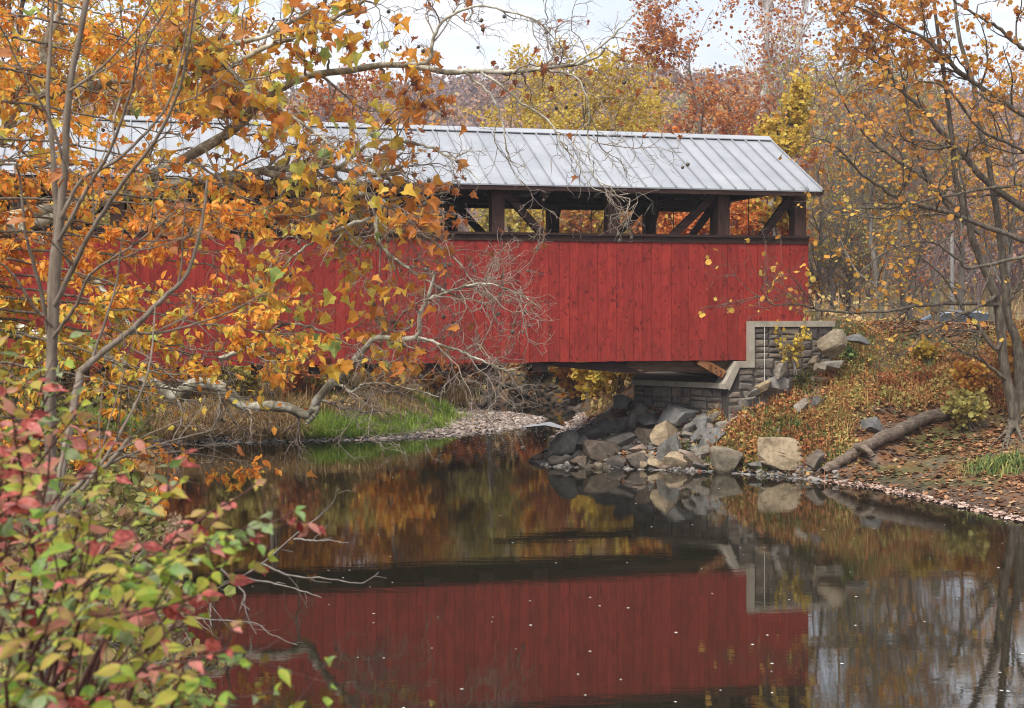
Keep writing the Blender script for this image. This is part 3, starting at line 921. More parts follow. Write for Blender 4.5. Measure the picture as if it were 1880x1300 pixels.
BLD += [
    (1062, 859, 42, 20, M_BROWN, 'low brown stone at the waterline left of the banded boulder', 141, .1, .8, .1),
    (1132, 861, 46, 22, M_BROWN, 'wet brown stone at the waterline right of the banded boulder', 142, -.1, .8, .1),
    (1202, 864, 38, 20, M_TAN, 'small tan stone at the waterline under the leaning grey stone', 143, .0, .8, .1),
    (1278, 864, 44, 26, M_BROWN, 'brown stone at the waterline left of the sloping tan boulder', 144, .2, .8, .1),
    (1290, 850, 40, 30, M_GREY, 'grey stone above the waterline left of the sloping tan boulder', 145, -.2, .8, .0),
    (1188, 816, 44, 28, M_BROWN, 'brown angular stone left of the mossy tan boulder', 146, .3, .8, .0),
    (1284, 818, 38, 26, M_GREY, 'grey angular stone right of the mossy tan boulder', 147, -.2, .8, .1),
    (1392, 866, 34, 20, M_GREY, 'small grey stone wedged between the two large tan waterline boulders', 148, .0, .8, .1),
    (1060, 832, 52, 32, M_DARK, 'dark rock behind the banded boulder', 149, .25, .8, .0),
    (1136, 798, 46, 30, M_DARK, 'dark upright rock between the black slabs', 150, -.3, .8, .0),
    (1330, 800, 40, 24, M_GREY, 'pale stone beside the bleached stick on the slope', 151, -.3, .8, .1),
    (1256, 850, 34, 26, M_PINK, 'pinkish stone behind the pointed tan waterline stone', 152, .2, .8, .0),
]
for bq in BLD:
    boulder(*bq[:6], *bq[6:], near={101: 41.3, 102: 42.4, 103: 41.0, 104: 41.0, 124: 41.0, 105: 41.0, 106: 40.9, 107: 41.2}.get(bq[6]))

g = np.random.default_rng(77)
protos = []
for k in range(8):
    v, f = rock_shape(300 + k, 3, 10, .03, .15)
    protos.append((v, f))
GR = 'loose stones in the rubble below the pier'
mesh_cache = {}
zones = [(1040, 1330, 838, 866, 70), (1130, 1320, 790, 840, 60), (1260, 1400, 740, 800, 26), (1000, 1140, 790, 850, 20), (1380, 1500, 862, 874, 8)]
for zx0, zx1, zy0, zy1, cnt in zones:
    for k in range(cnt):
        px, py = g.uniform(zx0, zx1), g.uniform(zy0, zy1)
        p = hit(px, py)
        if p[1] > 56: continue
        pr = int(g.integers(0, 8)); mi = int(g.integers(0, 4))
        m = [M_TAN, M_GREY, M_BROWN, M_PINK][mi]
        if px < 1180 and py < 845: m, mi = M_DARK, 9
        key = (pr, mi)
        if key not in mesh_cache:
            a = Acc(); a.add(protos[pr][0], protos[pr][1]); o = a.build('loose_stone', m); mesh_cache[key] = o
        else:
            o = mesh_cache[key].copy(); COL.objects.link(o)
        r = g.uniform(.10, .27) * (1.0 if py > 800 else .8)
        o.location = p + np.array([0, r * .5, r * .12])
        o.scale = (r * g.uniform(.9, 1.5), r * g.uniform(.8, 1.2), r * g.uniform(.5, .85))
        o.rotation_euler = (g.uniform(-.3, .3), g.uniform(-.4, .4), g.uniform(0, 6.28))
        props(o, 'small angular loose stone lying in the rubble between the larger boulders', 'stone', GR)


def stones_stuff(name, label, pts, size, m, flat=.45, seed=3, kind='stuff'):
    g = np.random.default_rng(seed)
    v0, f0 = ICO[1]
    n = len(pts); a = Acc()
    v = v0[None] * (1 + g.normal(0, .16, (n, len(v0), 1)))
    s = g.uniform(*size, n)[:, None, None] * np.stack([g.uniform(.8, 1.6, n), g.uniform(.7, 1.2, n), g.uniform(flat * .6, flat * 1.3, n)], -1)[:, None, :]
    v = v * s
    ya = g.uniform(0, 6.28, n)[:, None]
    v = np.stack([v[..., 0] * np.cos(ya) - v[..., 1] * np.sin(ya), v[..., 0] * np.sin(ya) + v[..., 1] * np.cos(ya), v[..., 2]], -1)
    tx = g.normal(0, .25, n)[:, None]
    v[..., 2] += v[..., 0] * tx
    v = v + pts[:, None, :]
    f = (f0[None] + (np.arange(n) * len(v0))[:, None, None]).reshape(-1, 3)
    a.add(v.reshape(-1, 3), f, np.repeat(g.uniform(0, 1, n), len(v0)))
    return props(a.build(name, m), label, 'stones', kind=kind)


def stone_tint(name, stops):
    m, nt, b = mat_new(name)
    n2 = noise(nt, coords(nt), 9.0, 5, .7)
    c = ramp(nt, tint_out(nt), stops)
    c = mixc(nt, 1.0, c, ramp(nt, n2, [(.3, (.65, .65, .65)), (.65, (1.15, 1.15, 1.15))]), 'MULTIPLY')
    nt.links.new(c, b.inputs['Base Color']); b.inputs['Roughness'].default_value = .88
    b.inputs['Specular IOR Level'].default_value = .2
    return m


M_PEB = stone_tint('gravel_stone', [(0, (.10, .08, .068)), (.35, (.22, .175, .15)), (.7, (.34, .275, .24)), (1, (.46, .39, .35))])
M_PEBD = stone_tint('wet_shore_stone', [(0, (.045, .042, .042)), (.5, (.11, .10, .098)), (1, (.26, .235, .215))])
g = np.random.default_rng(31)


def scatter(n, poly_px=None, box=None, cond=None, g=g):
    """random ground points, from a photo-pixel window (ray hit) or a plan box"""
    out = []
    if box is not None:
        x = g.uniform(box[0], box[1], n); y = g.uniform(box[2], box[3], n)
        p = np.stack([x, y, gz(x, y)], -1)
    else:
        p = np.array([hit(g.uniform(poly_px[0], poly_px[1]), g.uniform(poly_px[2], poly_px[3])) for _ in range(n)])
    if cond is not None: p = p[cond(p)]
    return p


pb = scatter(16000, box=(-7, 3, 48.5, 63), cond=lambda p: (p[:, 2] > -.06) & (p[:, 2] < .62))
keep = g.random(len(pb)) < sstep(-6.5, -3.2, pb[:, 0])
stones_stuff('gravel', 'bar of flat pinkish stones along the far edge of the creek', pb[keep], (.05, .17), M_PEB, .4, 5)
ps = scatter(6000, box=(-14, -3, 46, 51), cond=lambda p: (p[:, 2] > -.06) & (p[:, 2] < .22))
stones_stuff('shore_pebbles', 'dark flat stones along the foot of the grassy far bank', ps, (.05, .17), M_PEBD, .35, 6)
pr_ = scatter(9000, box=(-.5, 9, 37.5, 48), cond=lambda p: (p[:, 2] > -.08) & (p[:, 2] < 1.6))
dd, ii, kk = river(pr_[:, 0], pr_[:, 1])
pr_ = pr_[(g.random(len(pr_)) < np.exp(-dd / np.where(pr_[:, 0] < 6.2, 1.6, .35)))]
stones_stuff('rubble_pebbles', 'small broken stones filling the gaps between the boulders below the pier', pr_, (.04, .11), stone_tint('rubble_stone', [(0, (.07, .065, .062)), (.5, (.17, .16, .15)), (1, (.36, .32, .28))]), .7, 7)
pc = scatter(1000, box=(-8, 6, 64, 71), cond=lambda p: (p[:, 2] > -.05) & (p[:, 2] < 2.6))
stones_stuff('creek_bank_rubble', 'dark rocks in the eroded bank beyond the gravel bar', pc, (.08, .26), stone_tint('bank_stone', [(0, (.05, .04, .033)), (.5, (.11, .088, .07)), (1, (.2, .165, .135))]), .6, 8)

# ---- leaf litter
LIT = [(0, (.06, .028, .016)), (.3, (.16, .065, .028)), (.5, (.27, .115, .045)), (.68, (.38, .18, .075)), (.85, (.46, .30, .17)), (1, (.42, .34, .13))]
m_lit = leaf_mat('fallen_leaf', LIT, .1, .7, .15)


def litter(pts, size, seed, acc, tmpl=BLOB):
    g = np.random.default_rng(seed); n = len(pts)
    an = g.uniform(0, 6.28, n)
    ax = np.stack([np.cos(an), np.sin(an), g.normal(0, .22, n)], -1)
    nm = np.stack([g.normal(0, .28, n), g.normal(0, .28, n), np.ones(n)], -1)
    leaves(acc, tmpl, pts + np.array([0, 0, .025]), ax, nm, g.uniform(*size, n), g.beta(2.0, 2.2, n))


a = Acc()
pl = scatter(44000, box=(6.5, 22, 28, 50), cond=lambda p: (p[:, 2] > .02))
d_, i_, k_ = river(pl[:, 0], pl[:, 1])
pl = pl[(g.random(len(pl)) < .35 + .5 * (wav(pl[:, 0], pl[:, 1], 1.3) > -.1)) & ~i_]
pl = pl[(g.random(len(pl)) < np.where(pl[:, 2] < .55, .55, 1.0))]
litter(pl, (.06, .16), 1, a)
pl = scatter(5000, box=(2, 8, 39, 45), cond=lambda p: (p[:, 2] > .05)); litter(pl, (.10, .2), 2, a)
pl = scatter(9000, box=(-18, 3, 47, 62), cond=lambda p: (p[:, 2] > .02))
pl = pl[g.random(len(pl)) < np.where((pl[:, 0] > -5) & (pl[:, 2] < .6), .25, .9)]; litter(pl, (.12, .26), 3, a)
pl = scatter(5000, box=(-16, -3, 11, 46), cond=lambda p: (p[:, 2] > .02)); litter(pl, (.12, .22), 4, a)
props(a.build('leaf_litter', m_lit), 'rust and tan fallen leaves strewn over the banks', 'leaf litter', kind='stuff')

# pale line of leaves and foam washed against the right shore, and specks on the water
a = Acc()
sh = np.array([(11.6, 30), (11.2, 31), (10.07, 34.6), (9.26, 36.6), (8.4, 37.7)])
t = g.uniform(0, len(sh) - 1.001, 1700); i = t.astype(int); u = (t - i)[:, None]
q = sh[i] * (1 - u) + sh[i + 1] * u + np.stack([g.normal(-.03, .10, len(t)), g.normal(0, .05, len(t))], -1)
litter(np.stack([q[:, 0], q[:, 1], np.maximum(gz(q[:, 0], q[:, 1]), .0)], -1), (.07, .15), 5, a)
props(a.build('shore_leaves', leaf_mat('washed_leaf', [(0, (.22, .12, .08)), (.5, (.42, .29, .22)), (1, (.60, .48, .42))], .05, .6, .1)), 'pale band of wet leaves washed up along the waterline', 'leaf litter', kind='stuff')
a = Acc()
n = 240
x = g.uniform(-9, 11, n); y = 16 + 38 * g.random(n) ** 1.2
d_, i_, k_ = river(x, y); m_ = i_ & (d_ > .3)
fx = np.stack([x, y, np.full(n, .006)], -1)[m_]
k = 900; fx2 = np.stack([g.normal(-.6, 1.5, k), g.uniform(43, 56, k), np.full(k, .006)], -1); d_, i_, k_ = river(fx2[:, 0], fx2[:, 1]); fx2 = fx2[i_ & (d_ > .15)]
for arr, sz in ((fx, (.02, .06)), (fx2, (.03, .08))):
    n_ = len(arr); an = g.uniform(0, 6.28, n_)
    leaves(a, (np.array([(0, 0, 0), (.5, .5, 0), (0, 1, 0), (-.5, .5, 0)], float), np.array([(0, 1, 2, 3)])), arr, np.stack([np.cos(an), np.sin(an), an * 0], -1), np.tile([0, 0, 1.], (n_, 1)), g.uniform(*sz, n_), g.uniform(0, 1, n_))
m_foam = leaf_mat('foam_speck', [(0, (.35, .31, .25)), (1, (.75, .75, .72))], 0, .5, 0)
props(a.build('foam_specks', m_foam), 'tiny pale foam flecks drifting on the dark creek', 'foam', kind='stuff')

# riffle where the creek enters past the gravel bar
m_rif, nt, b = mat_new('riffle'); b.inputs['Base Color'].default_value = (.42, .45, .5, 1); b.inputs['Roughness'].default_value = .18
bump(nt, b, noise(nt, coords(nt, (1.5, 5, 1)), 4.0, 4, .6), .9, .06)
a = Acc()
rp = np.array([hit(px, py) for px, py in ((930, 786), (960, 783), (1010, 782), (1046, 784), (1040, 788), (1000, 790), (960, 790))]); rp[:, 2] = .012
nrp = len(rp); a.add(np.vstack([rp, rp - np.array([0, 0, .02])]), [tuple(range(nrp))[::-1]])
props(a.build('water_riffle', m_rif), 'pale rippling shallow water beside the gravel bar', 'water', kind='structure')

# ---- log
m_log = wood_mat('weathered_log', (.06, .046, .035), (.16, .12, .09), (.29, .235, .185), (2, 6, 6), 2.4, .9, .9, .05)
log = None
lp = []
for px, py, dy, up in ((1512, 862, 0, .10), (1545, 847, .1, .16), (1580, 828, .1, .2), (1632, 803, .1, .2), (1690, 775, .1, .2), (1748, 757, .1, .15)):
    p = hit(px, py + 10); lp.append(p + np.array([0, 0, up]))
log = thing('fallen_log', 'long weathered grey brown log lying up the leafy bank from the water', 'log', tuple(lp[0]))
a = Acc(); limb(a, lp, .125, .195, 44, 14, .026, .6)
a.build('trunk', m_log, log, smooth=True)
a = Acc(); s0 = lp[2] + np.array([-.15, -.1, .05]); limb(a, [s0, s0 + np.array([.1, -.35, .05]), s0 + np.array([.32, -.6, -.18])], .12, .07, 12, 9, .01, .7); a.build('branch_stub', m_log, log, smooth=True)
a = Acc(); p0, p1 = hit(1318, 784), hit(1388, 770); limb(a, [p0 + (0, 0, .06), (p0 + p1) / 2 + (0, 0, .16), p1 + (0, 0, .1)], .045, .02, 14, 6, .012, .9)
props(a.build('dead_branch', wood_mat('bleached_branch', (.2, .15, .1), (.32, .26, .19), (.42, .36, .28)), smooth=True), 'bleached bare stick lying on the slope above the rubble', 'branch')


# ---- grasses: bent blades
def blades(acc, pts, h, w, g, bend=.5, tint=(.0, 1.0), drop=0.0):
    n = len(pts)
    H = g.uniform(*h, n)[:, None]; an = g.uniform(0, 6.28, n)
    d = np.stack([np.cos(an), np.sin(an), 0 * an], -1); sd = np.stack([-np.sin(an), np.cos(an), 0 * an], -1) * (g.uniform(*w, n) / 2)[:, None]
    bb = (g.uniform(.1, 1, n) * bend)[:, None]
    up = np.array([0, 0, 1.])
    p1 = pts + up * H * .55 + d * H * bb * .25
    p2 = pts + up * H * (1 - .5 * bb * bb - drop) + d * H * bb * .9
    v = np.stack([pts - sd, pts + sd, p1 + sd * .8, p1 - sd * .8, p2], 1)
    k = np.arange(n)[:, None] * 5
    fq = np.concatenate([k + np.array([[0, 1, 2]]), k + np.array([[0, 2, 3]]), k + np.array([[3, 2, 4]])], 0)
    acc.add(v.reshape(-1, 3), fq, np.repeat(g.uniform(*tint, n), 5))


def patch(cx, cy, n, sx, sy, g):
    """points scattered about photo pixel (cx, cy) on the ground, spread in metres"""
    c = hit(cx, cy)
    x = c[0] + g.normal(0, sx, n); y = c[1] + g.normal(0, sy, n)
    z = gz(x, y); m = z > .02
    return np.stack([x, y, z - .03], -1)[m]


M_GRASS = leaf_mat('green_grass', [(0, (.13, .21, .03)), (.4, (.24, .36, .05)), (.75, (.36, .45, .09)), (1, (.48, .47, .14))], .3, .5, .2)
M_DRY = leaf_mat('dry_grass', [(0, (.22, .13, .06)), (.4, (.40, .26, .12)), (.75, (.52, .38, .20)), (1, (.42, .42, .16))], .3, .7, .2)
M_RUST = leaf_mat('rusty_weed', [(0, (.27, .09, .035)), (.35, (.50, .19, .07)), (.7, (.64, .32, .12)), (.9, (.64, .42, .15)), (1, (.45, .42, .13))], .25, .7, .2)
M_WEED = leaf_mat('green_weed', [(0, (.08, .14, .045)), (.5, (.18, .25, .07)), (.85, (.31, .33, .10)), (1, (.46, .40, .11))], .3, .6, .2)
g = np.random.default_rng(41)
a = Acc()      # far bank lawn-like grass
for k in range(240):
    cx, cy = ((g.uniform(560, 815), g.uniform(742, 806)) if k < 208 else (g.uniform(130, 250), g.uniform(765, 795)) if k < 230 else (g.uniform(400, 560), g.uniform(770, 800)))
    if cy > 807 - .165 * (cx - 610): continue
    hh = g.uniform(.15, .62); tb = g.uniform(0, .5)
    blades(a, patch(cx, cy, int(g.uniform(160, 420)), g.uniform(.15, .5), g.uniform(.15, .4), g), (hh * .5, hh * 1.2), (.016, .036), g, 1.2, (tb, tb + .5))
props(a.build('grass', M_GRASS), 'bright green grass along the far bank of the creek', 'grass', kind='stuff')
a = Acc()      # tan tussocks that hang over the far waterline
for k in range(44):
    cx = g.uniform(300, 545) if k < 34 else g.uniform(560, 760); c = hit(cx, g.uniform(782, 806) if cx < 550 else g.uniform(750, 775))
    n = int(g.uniform(160, 340)); x = c[0] + g.normal(0, .28, n); y = c[1] + g.normal(0, .22, n)
    blades(a, np.stack([x, y, gz(x, y) - .03], -1), (.5, 1.1), (.02, .04), g, 1.3, (0, .8), .1)
for k in range(70):
    cx = g.uniform(200, 860); c = hit(cx, g.uniform(735, 775) if cx < 560 else g.uniform(715, 738))
    n = int(g.uniform(60, 160)); x = c[0] + g.normal(0, .4, n); y = c[1] + g.normal(0, .4, n)
    blades(a, np.stack([x, y, gz(x, y) - .03], -1), (.5, 1.2), (.02, .045), g, 1.1, (0, 1), .0)
props(a.build('dry_grass', M_DRY), 'tan dry tussock grass hanging over the far bank', 'grass', kind='stuff')
a = Acc()      # rusty leafy weeds on the right slope: low clumps of small leaves with a few stalks
for k in range(250):
    px, py = g.uniform(1520, 1880), g.uniform(612, 745)
    if g.random() < .30: px, py = g.uniform(1300, 1560), g.uniform(742, 845)
    if px < 1560 and py < 690: continue
    if 1630 < px < 1830 and py < 650: continue
    c = hit(px, py); n = int(g.uniform(60, 170)); rr = g.uniform(.25, .6); hh = g.uniform(.15, .5)
    x = c[0] + g.normal(0, rr * .6, n); y = c[1] + g.normal(0, rr * .6, n); u_ = g.random(n) ** 1.4
    q = np.stack([x, y, gz(x, y) + u_ * hh * np.exp(-((x - c[0]) ** 2 + (y - c[1]) ** 2) / (rr * rr)) + .02], -1)
    tb = g.choice([.0, .2, .4, .6, .8, 1.0, 1.1])
    leaves(a, DIA if k % 3 else BLOB, q, g.normal(0, 1, (n, 3)) + (0, 0, .3), g.normal(0, .7, (n, 3)) + (0, -.4, .7), g.uniform(.04, .11, n), np.clip(tb + g.normal(0, .15, n), 0, 1))
    blades(a, q[::9] * (1, 1, 0) + np.stack([0 * x, 0 * x, gz(x, y)], -1)[::9], (.2, hh + .35), (.012, .02), g, 1.3, (max(0, tb - .2), min(1, tb + .2)))
props(a.build('rusty_weeds', M_RUST), 'rust red leafy weeds covering the right bank', 'weeds', kind='stuff')
a = Acc()
for cx, cy, n, sx, sy in ((1370, 800, 900, .5, .5), (1430, 790, 900, .5, .4), (1330, 850, 500, .3, .2), (1480, 810, 700, .5, .4), (1250, 838, 200, .3, .2), (1560, 640, 700, .9, .5), (1600, 630, 800, .6, .4), (1700, 665, 500, .6, .4), (1850, 855, 1300, .6, .35), (1780, 700, 500, .7, .6), (1590, 690, 500, .6, .5), (1400, 845, 300, .3, .2), (1535, 845, 260, .25, .2), (1680, 675, 500, .6, .5), (1480, 700, 300, .3, .3), (1555, 612, 900, .5, .4)):
    blades(a, patch(cx, cy, int(n * .6), sx, sy, g), (.14, .42), (.02, .045), g, 1.3)
props(a.build('green_weeds', M_WEED), 'green weed clumps among the rocks and rusty plants of the right bank', 'weeds', kind='stuff')
a = Acc()      # meadow beyond the road
x = g.uniform(6, 44, 9000); y = g.uniform(61, 104, 9000)
blades(a, np.stack([x, y, gz(x, y)], -1), (.4, 1.0), (.03, .09), g, .8, (.2, 1))
props(a.build('meadow_grass', M_DRY), 'tan meadow grass beyond the fence posts', 'grass', kind='stuff')
# ================================================================== background woods
M_BARK = wood_mat('grey_bark', (.09, .078, .066), (.18, .158, .135), (.28, .25, .22), (5, 5, 1.2), 2.2, .9, .6, .03)
M_BARKD = wood_mat('dark_bark', (.056, .043, .032), (.125, .10, .074), (.24, .21, .155), (5, 5, 1.5), 2.2, .9, .6, .03)
M_BARKW = wood_mat('white_bark', (.34, .32, .29), (.60, .58, .54), (.74, .73, .70), (2, 2, 1.2), 2.0, .85, .3, .02)
m_syc, nt, b = mat_new('mottled_sycamore_bark')
v = coords(nt)
n1 = noise(nt, v, 2.6, 5, .6, .6); n2 = noise(nt, v, 7.0, 5, .6, .5)
c = ramp(nt, n1, [(.36, (.13, .11, .075)), (.46, (.25, .22, .155)), (.52, (.42, .38, .29)), (.60, (.62, .60, .52))])
c = mixc(nt, ramp(nt, n2, [(.55, (0, 0, 0)), (.62, (.6, .6, .6))]), c, (.20, .165, .11))
c = mixc(nt, 1.0, c, ramp(nt, tint_out(nt), [(0, (.35, .33, .30)), (.5, (.95, .95, .92)), (1, (1.1, 1.1, 1.1))]), 'MULTIPLY')
nt.links.new(c, b.inputs['Base Color']); b.inputs['Roughness'].default_value = .85
bump(nt, b, n2, .4, .02)
M_SYC = m_syc
M_TWIG = wood_mat('pale_twig_bark', (.15, .115, .085), (.27, .215, .165), (.40, .34, .28), (6, 6, 6), 2, .85, .3, .005)

S_YEL = [(0, (.34, .20, .035)), (.3, (.58, .39, .055)), (.65, (.72, .53, .09)), (1, (.58, .54, .13))]
S_RUST = [(0, (.22, .065, .03)), (.35, (.42, .13, .045)), (.65, (.58, .22, .065)), (.9, (.64, .33, .09)), (1, (.62, .43, .12))]
S_ORG = [(0, (.38, .12, .03)), (.3, (.62, .24, .04)), (.6, (.72, .37, .055)), (.85, (.72, .50, .09)), (1, (.56, .52, .12))]
S_OLV = [(0, (.25, .18, .05)), (.4, (.42, .35, .09)), (.75, (.50, .45, .14)), (1, (.58, .42, .11))]
S_RED = [(0, (.44, .09, .03)), (.4, (.64, .19, .05)), (.7, (.72, .32, .07)), (1, (.70, .48, .10))]
L_YEL, L_RUST, L_ORG, L_OLV, L_RED = (leaf_mat(n, s, .46, .6, .3, .8) for n, s in (('yellow_leaf', S_YEL), ('rust_leaf', S_RUST), ('orange_leaf', S_ORG), ('olive_leaf', S_OLV), ('red_leaf', S_RED)))


def build_tree(name, label, cat, base, H, r0, seed, leafm, bark, nleaf, lsize, group=None, n1=18, n2=150, n3=900, spread=.36, clear=.2, lean=(0, 0), droop=0.0, tmpl=BLOB, up=.10, twin=False, ang=(30, 62), crown=1.0):
    g = np.random.default_rng(seed)
    o = thing(name, label, cat, tuple(base), 0, group)
    b0 = np.array(base, float) - np.array([0, 0, .15])
    tr = Acc(); trunks = []
    for k in range(2 if twin else 1):
        ln = np.array([lean[0], lean[1], 0]) * H + (np.array([.09 * H, .02 * H, 0]) if k else 0)
        pts = [b0 + np.array([0.12 * k * 1.5, 0, 0]), b0 + ln * .15 + (0, 0, H * .25), b0 + ln * .5 + (g.normal(0, .02) * H, g.normal(0, .02) * H, H * .55), b0 + ln + (g.normal(0, .03) * H, 0, H * (.95 - .08 * k))]
        trunks.append(limb(tr, pts, r0 * (1 - .25 * k), r0 * .08, 26, 9, .012 * H * .3, .5, g, .8))
    tr.build('trunk', bark, o, smooth=True)
    L1 = sprout(trunks, n1, (spread * H * .6, spread * H), ang, g, 9, .13, (0, 0, up), .45, .02, span=(clear, .97))
    L2 = sprout(aslist(*L1), n2, (spread * H * .22, spread * H * .5), (25, 60), g, 6, .2, (0, 0, .05 - droop), .5, .010, span=(.2, 1))
    L3 = sprout(aslist(*L2), n3, (spread * H * .10, spread * H * .24), (25, 65), g, 4, .28, (0, 0, -droop), .5, .007, span=(.2, 1))
    br = Acc()
    tubes(br, *L1, 6, .5); tubes(br, *L2, 4, .5); tubes(br, *L3, 3, .45)
    br.build('branches', bark, o, smooth=True)
    if nleaf:
        cr = Acc()
        for L, n in ((L3, int(nleaf * 1.15)), (L2, int(nleaf * .35))):
            p, t = along(L[0], n, g, .15, 1.0)
            p = p + g.normal(0, .010 * H * crown, (n, 3))
            ax = nrm(t * .5 + g.normal(0, .6, (n, 3)) + np.array([0, 0, -.35]))
            nm = g.normal(0, .7, (n, 3)) + np.array([0, -.3, .8])
            leaves(cr, tmpl, p, ax, nm, g.uniform(lsize * .34, lsize * .80, n), g.beta(2, 2, n))
        cr.build('crown', leafm, o)
    return o


def ground_at(px, Y):
    x = (px - CX) / F * Y
    return np.array([x, Y, float(gz(x, Y))])


GB = 'trees standing behind the bridge'
TREES = [
    # name, label, px, Y, H, r, leaf, bark, nleaf, lsize, kw
    ('yellow_tree', 'golden yellow tree with a rounded airy top rising above the middle of the roof', 1075, 66, 14.6, .22, L_YEL, M_BARKD, 5200, .23, dict(n1=24, spread=.34, clear=.25)),
    ('yellow_tree', 'lower golden tree just left of the tallest yellow one', 945, 72, 13.0, .2, L_YEL, M_BARKD, 6500, .25, dict(spread=.36)),
    ('yellow_tree', 'golden tree filling the gap between the yellow and the rust trees', 1160, 74, 12.3, .2, L_YEL, M_BARKD, 6000, .25, dict(spread=.36)),
    ('rust_oak', 'rust red oak standing between the yellow tree and the white trunked sycamore', 1282, 62, 14.3, .2, L_RUST, M_BARK, 4000, .22, dict(n1=22, spread=.31)),
    ('rust_oak', 'shorter rust and orange oak half hidden behind the taller rust oak', 1225, 70, 12.3, .2, L_RUST, M_BARK, 3400, .23, dict(spread=.33)),
    ('rust_oak', 'thin rust oak at the foot of the white trunked sycamore', 1350, 68, 12.0, .18, L_RUST, M_BARK, 2400, .22, dict(spread=.32)),
    ('white_sycamore', 'tall sparse sycamore with a white twin trunk behind the right end of the roof', 1398, 72, 24, .38, L_RUST, M_BARKW, 2600, .24, dict(n1=26, n2=200, n3=900, spread=.24, clear=.45, twin=True, ang=(25, 50))),
    ('young_maple', 'small bright yellow green maple peeping over the right end of the roof ridge', 1428, 57, 10.9, .12, L_YEL, M_BARK, 3000, .30, dict(spread=.20, n1=14, clear=.45)),
    ('olive_tree', 'thin olive gold tree right of the white trunked sycamore', 1525, 76, 14.5, .2, L_OLV, M_BARK, 1900, .22, dict(spread=.34)),
    ('olive_tree', 'second olive gold tree further right behind the bare branches', 1610, 84, 14.5, .2, L_OLV, M_BARK, 1500, .24, dict(spread=.36)),
    ('red_maple', 'orange red maple seen through the last full opening of the bridge', 1270, 58, 7.6, .12, L_RED, M_BARK, 5200, .24, dict(spread=.42, clear=.15)),
    ('red_maple', 'orange red maple seen through the end opening of the bridge', 1410, 59, 7.4, .12, L_RED, M_BARK, 5200, .24, dict(spread=.42, clear=.15)),
    ('olive_tree', 'dull green small tree seen through the middle openings of the bridge', 900, 62, 8.0, .12, L_OLV, M_BARK, 2600, .22, dict(spread=.40, clear=.15)),
    ('rust_oak', 'low rust tree seen through the opening right of the dull green tree', 1080, 64, 7.8, .12, L_RUST, M_BARK, 2400, .22, dict(spread=.42, clear=.12)),
    ('orange_maple', 'big orange maple rising behind the far left end of the roof', 40, 58, 18.5, .3, L_ORG, M_BARKD, 9500, .27, dict(n1=26, spread=.34, clear=.15)),
    ('orange_maple', 'orange and yellow maple behind the roof beside the big orange one', 390, 61, 17.5, .28, L_ORG, M_BARKD, 9000, .26, dict(n1=26, spread=.34, clear=.15)),
    ('yellow_tree', 'tall yellow maple between the two orange maples behind the roof', 215, 64, 18.5, .28, L_YEL, M_BARKD, 8500, .27, dict(n1=26, spread=.33, clear=.15)),
    ('rust_oak', 'rust orange oak behind the roof where the open sky begins', 585, 64, 14.5, .22, L_RUST, M_BARKD, 6500, .24, dict(n1=22, spread=.34)),
    ('orange_maple', 'low orange maple showing behind the roof right of the rust oak', 740, 68, 12.0, .18, L_ORG, M_BARKD, 5000, .24, dict(spread=.36)),
    ('orange_maple', 'orange maple seen through the left openings of the bridge', 500, 56, 8.6, .14, L_ORG, M_BARK, 4200, .25, dict(spread=.42, clear=.1)),
    ('olive_tree', 'olive tree seen through the leftmost openings of the bridge', 250, 57, 8.6, .14, L_OLV, M_BARK, 4000, .25, dict(spread=.42, clear=.1)),
    ('orange_maple', 'orange maple seen through the opening beside the dull green tree', 720, 58, 8.2, .14, L_ORG, M_BARK, 4200, .25, dict(spread=.42, clear=.1)),
    ('bare_tree', 'fine twigged amber tree close behind the bridge end', 1505, 61, 12.5, .13, L_OLV, M_BARK, 1300, .19, dict(spread=.34, clear=.12, n1=24, n2=220, n3=1600)),
    ('bare_tree', 'fine twigged orange tree between the bridge end and the fence', 1560, 64, 13.0, .14, L_ORG, M_BARK, 1100, .19, dict(spread=.34, clear=.12, n1=24, n2=220, n3=1600)),
    ('bare_tree', 'fine twigged rust tree behind the first fence posts', 1655, 62, 12.5, .14, L_RUST, M_BARK, 1200, .19, dict(spread=.34, clear=.12, n1=24, n2=220, n3=1600)),
    ('bare_tree', 'slender bare tree standing right behind the bridge end', 1612, 56, 9.5, .15, L_ORG, M_BARK, 420, .22, dict(spread=.36, clear=.2, n3=1100)),
    ('bare_tree', 'thin bare tree just left of the slender one behind the bridge end', 1580, 63, 9.0, .10, L_ORG, M_BARK, 350, .22, dict(spread=.36, clear=.2, n3=1000)),
    ('bare_tree', 'bare grey tree with a forked top beyond the fence posts', 1672, 66, 12.0, .16, L_OLV, M_BARK, 700, .22, dict(spread=.36, clear=.25, n3=1200)),
    ('bare_tree', 'bare tree rising behind the parked car', 1765, 72, 13.0, .18, L_ORG, M_BARK, 800, .24, dict(spread=.36, clear=.25, n3=1200)),
    ('bare_tree', 'orange tipped bare tree beyond the road behind the twin trunked tree', 1850, 66, 13.5, .18, L_ORG, M_BARK, 1500, .24, dict(spread=.36, clear=.25, n3=1200)),
    ('bare_tree', 'grey brown bare tree far back over the meadow', 1540, 92, 12.0, .16, L_RUST, M_BARK, 900, .26, dict(spread=.38, clear=.2, n3=1000)),
    ('bare_tree', 'rust flecked bare tree far back in the meadow behind the pale pole', 1720, 98, 14.0, .18, L_RUST, M_BARK, 1300, .27, dict(spread=.38, clear=.2, n3=1000)),
    ('bare_tree', 'bare tree at the far edge of the meadow behind the slender tree', 1640, 104, 12.5, .18, L_RUST, M_BARK, 1100, .28, dict(spread=.40, clear=.2, n3=1000)),
]
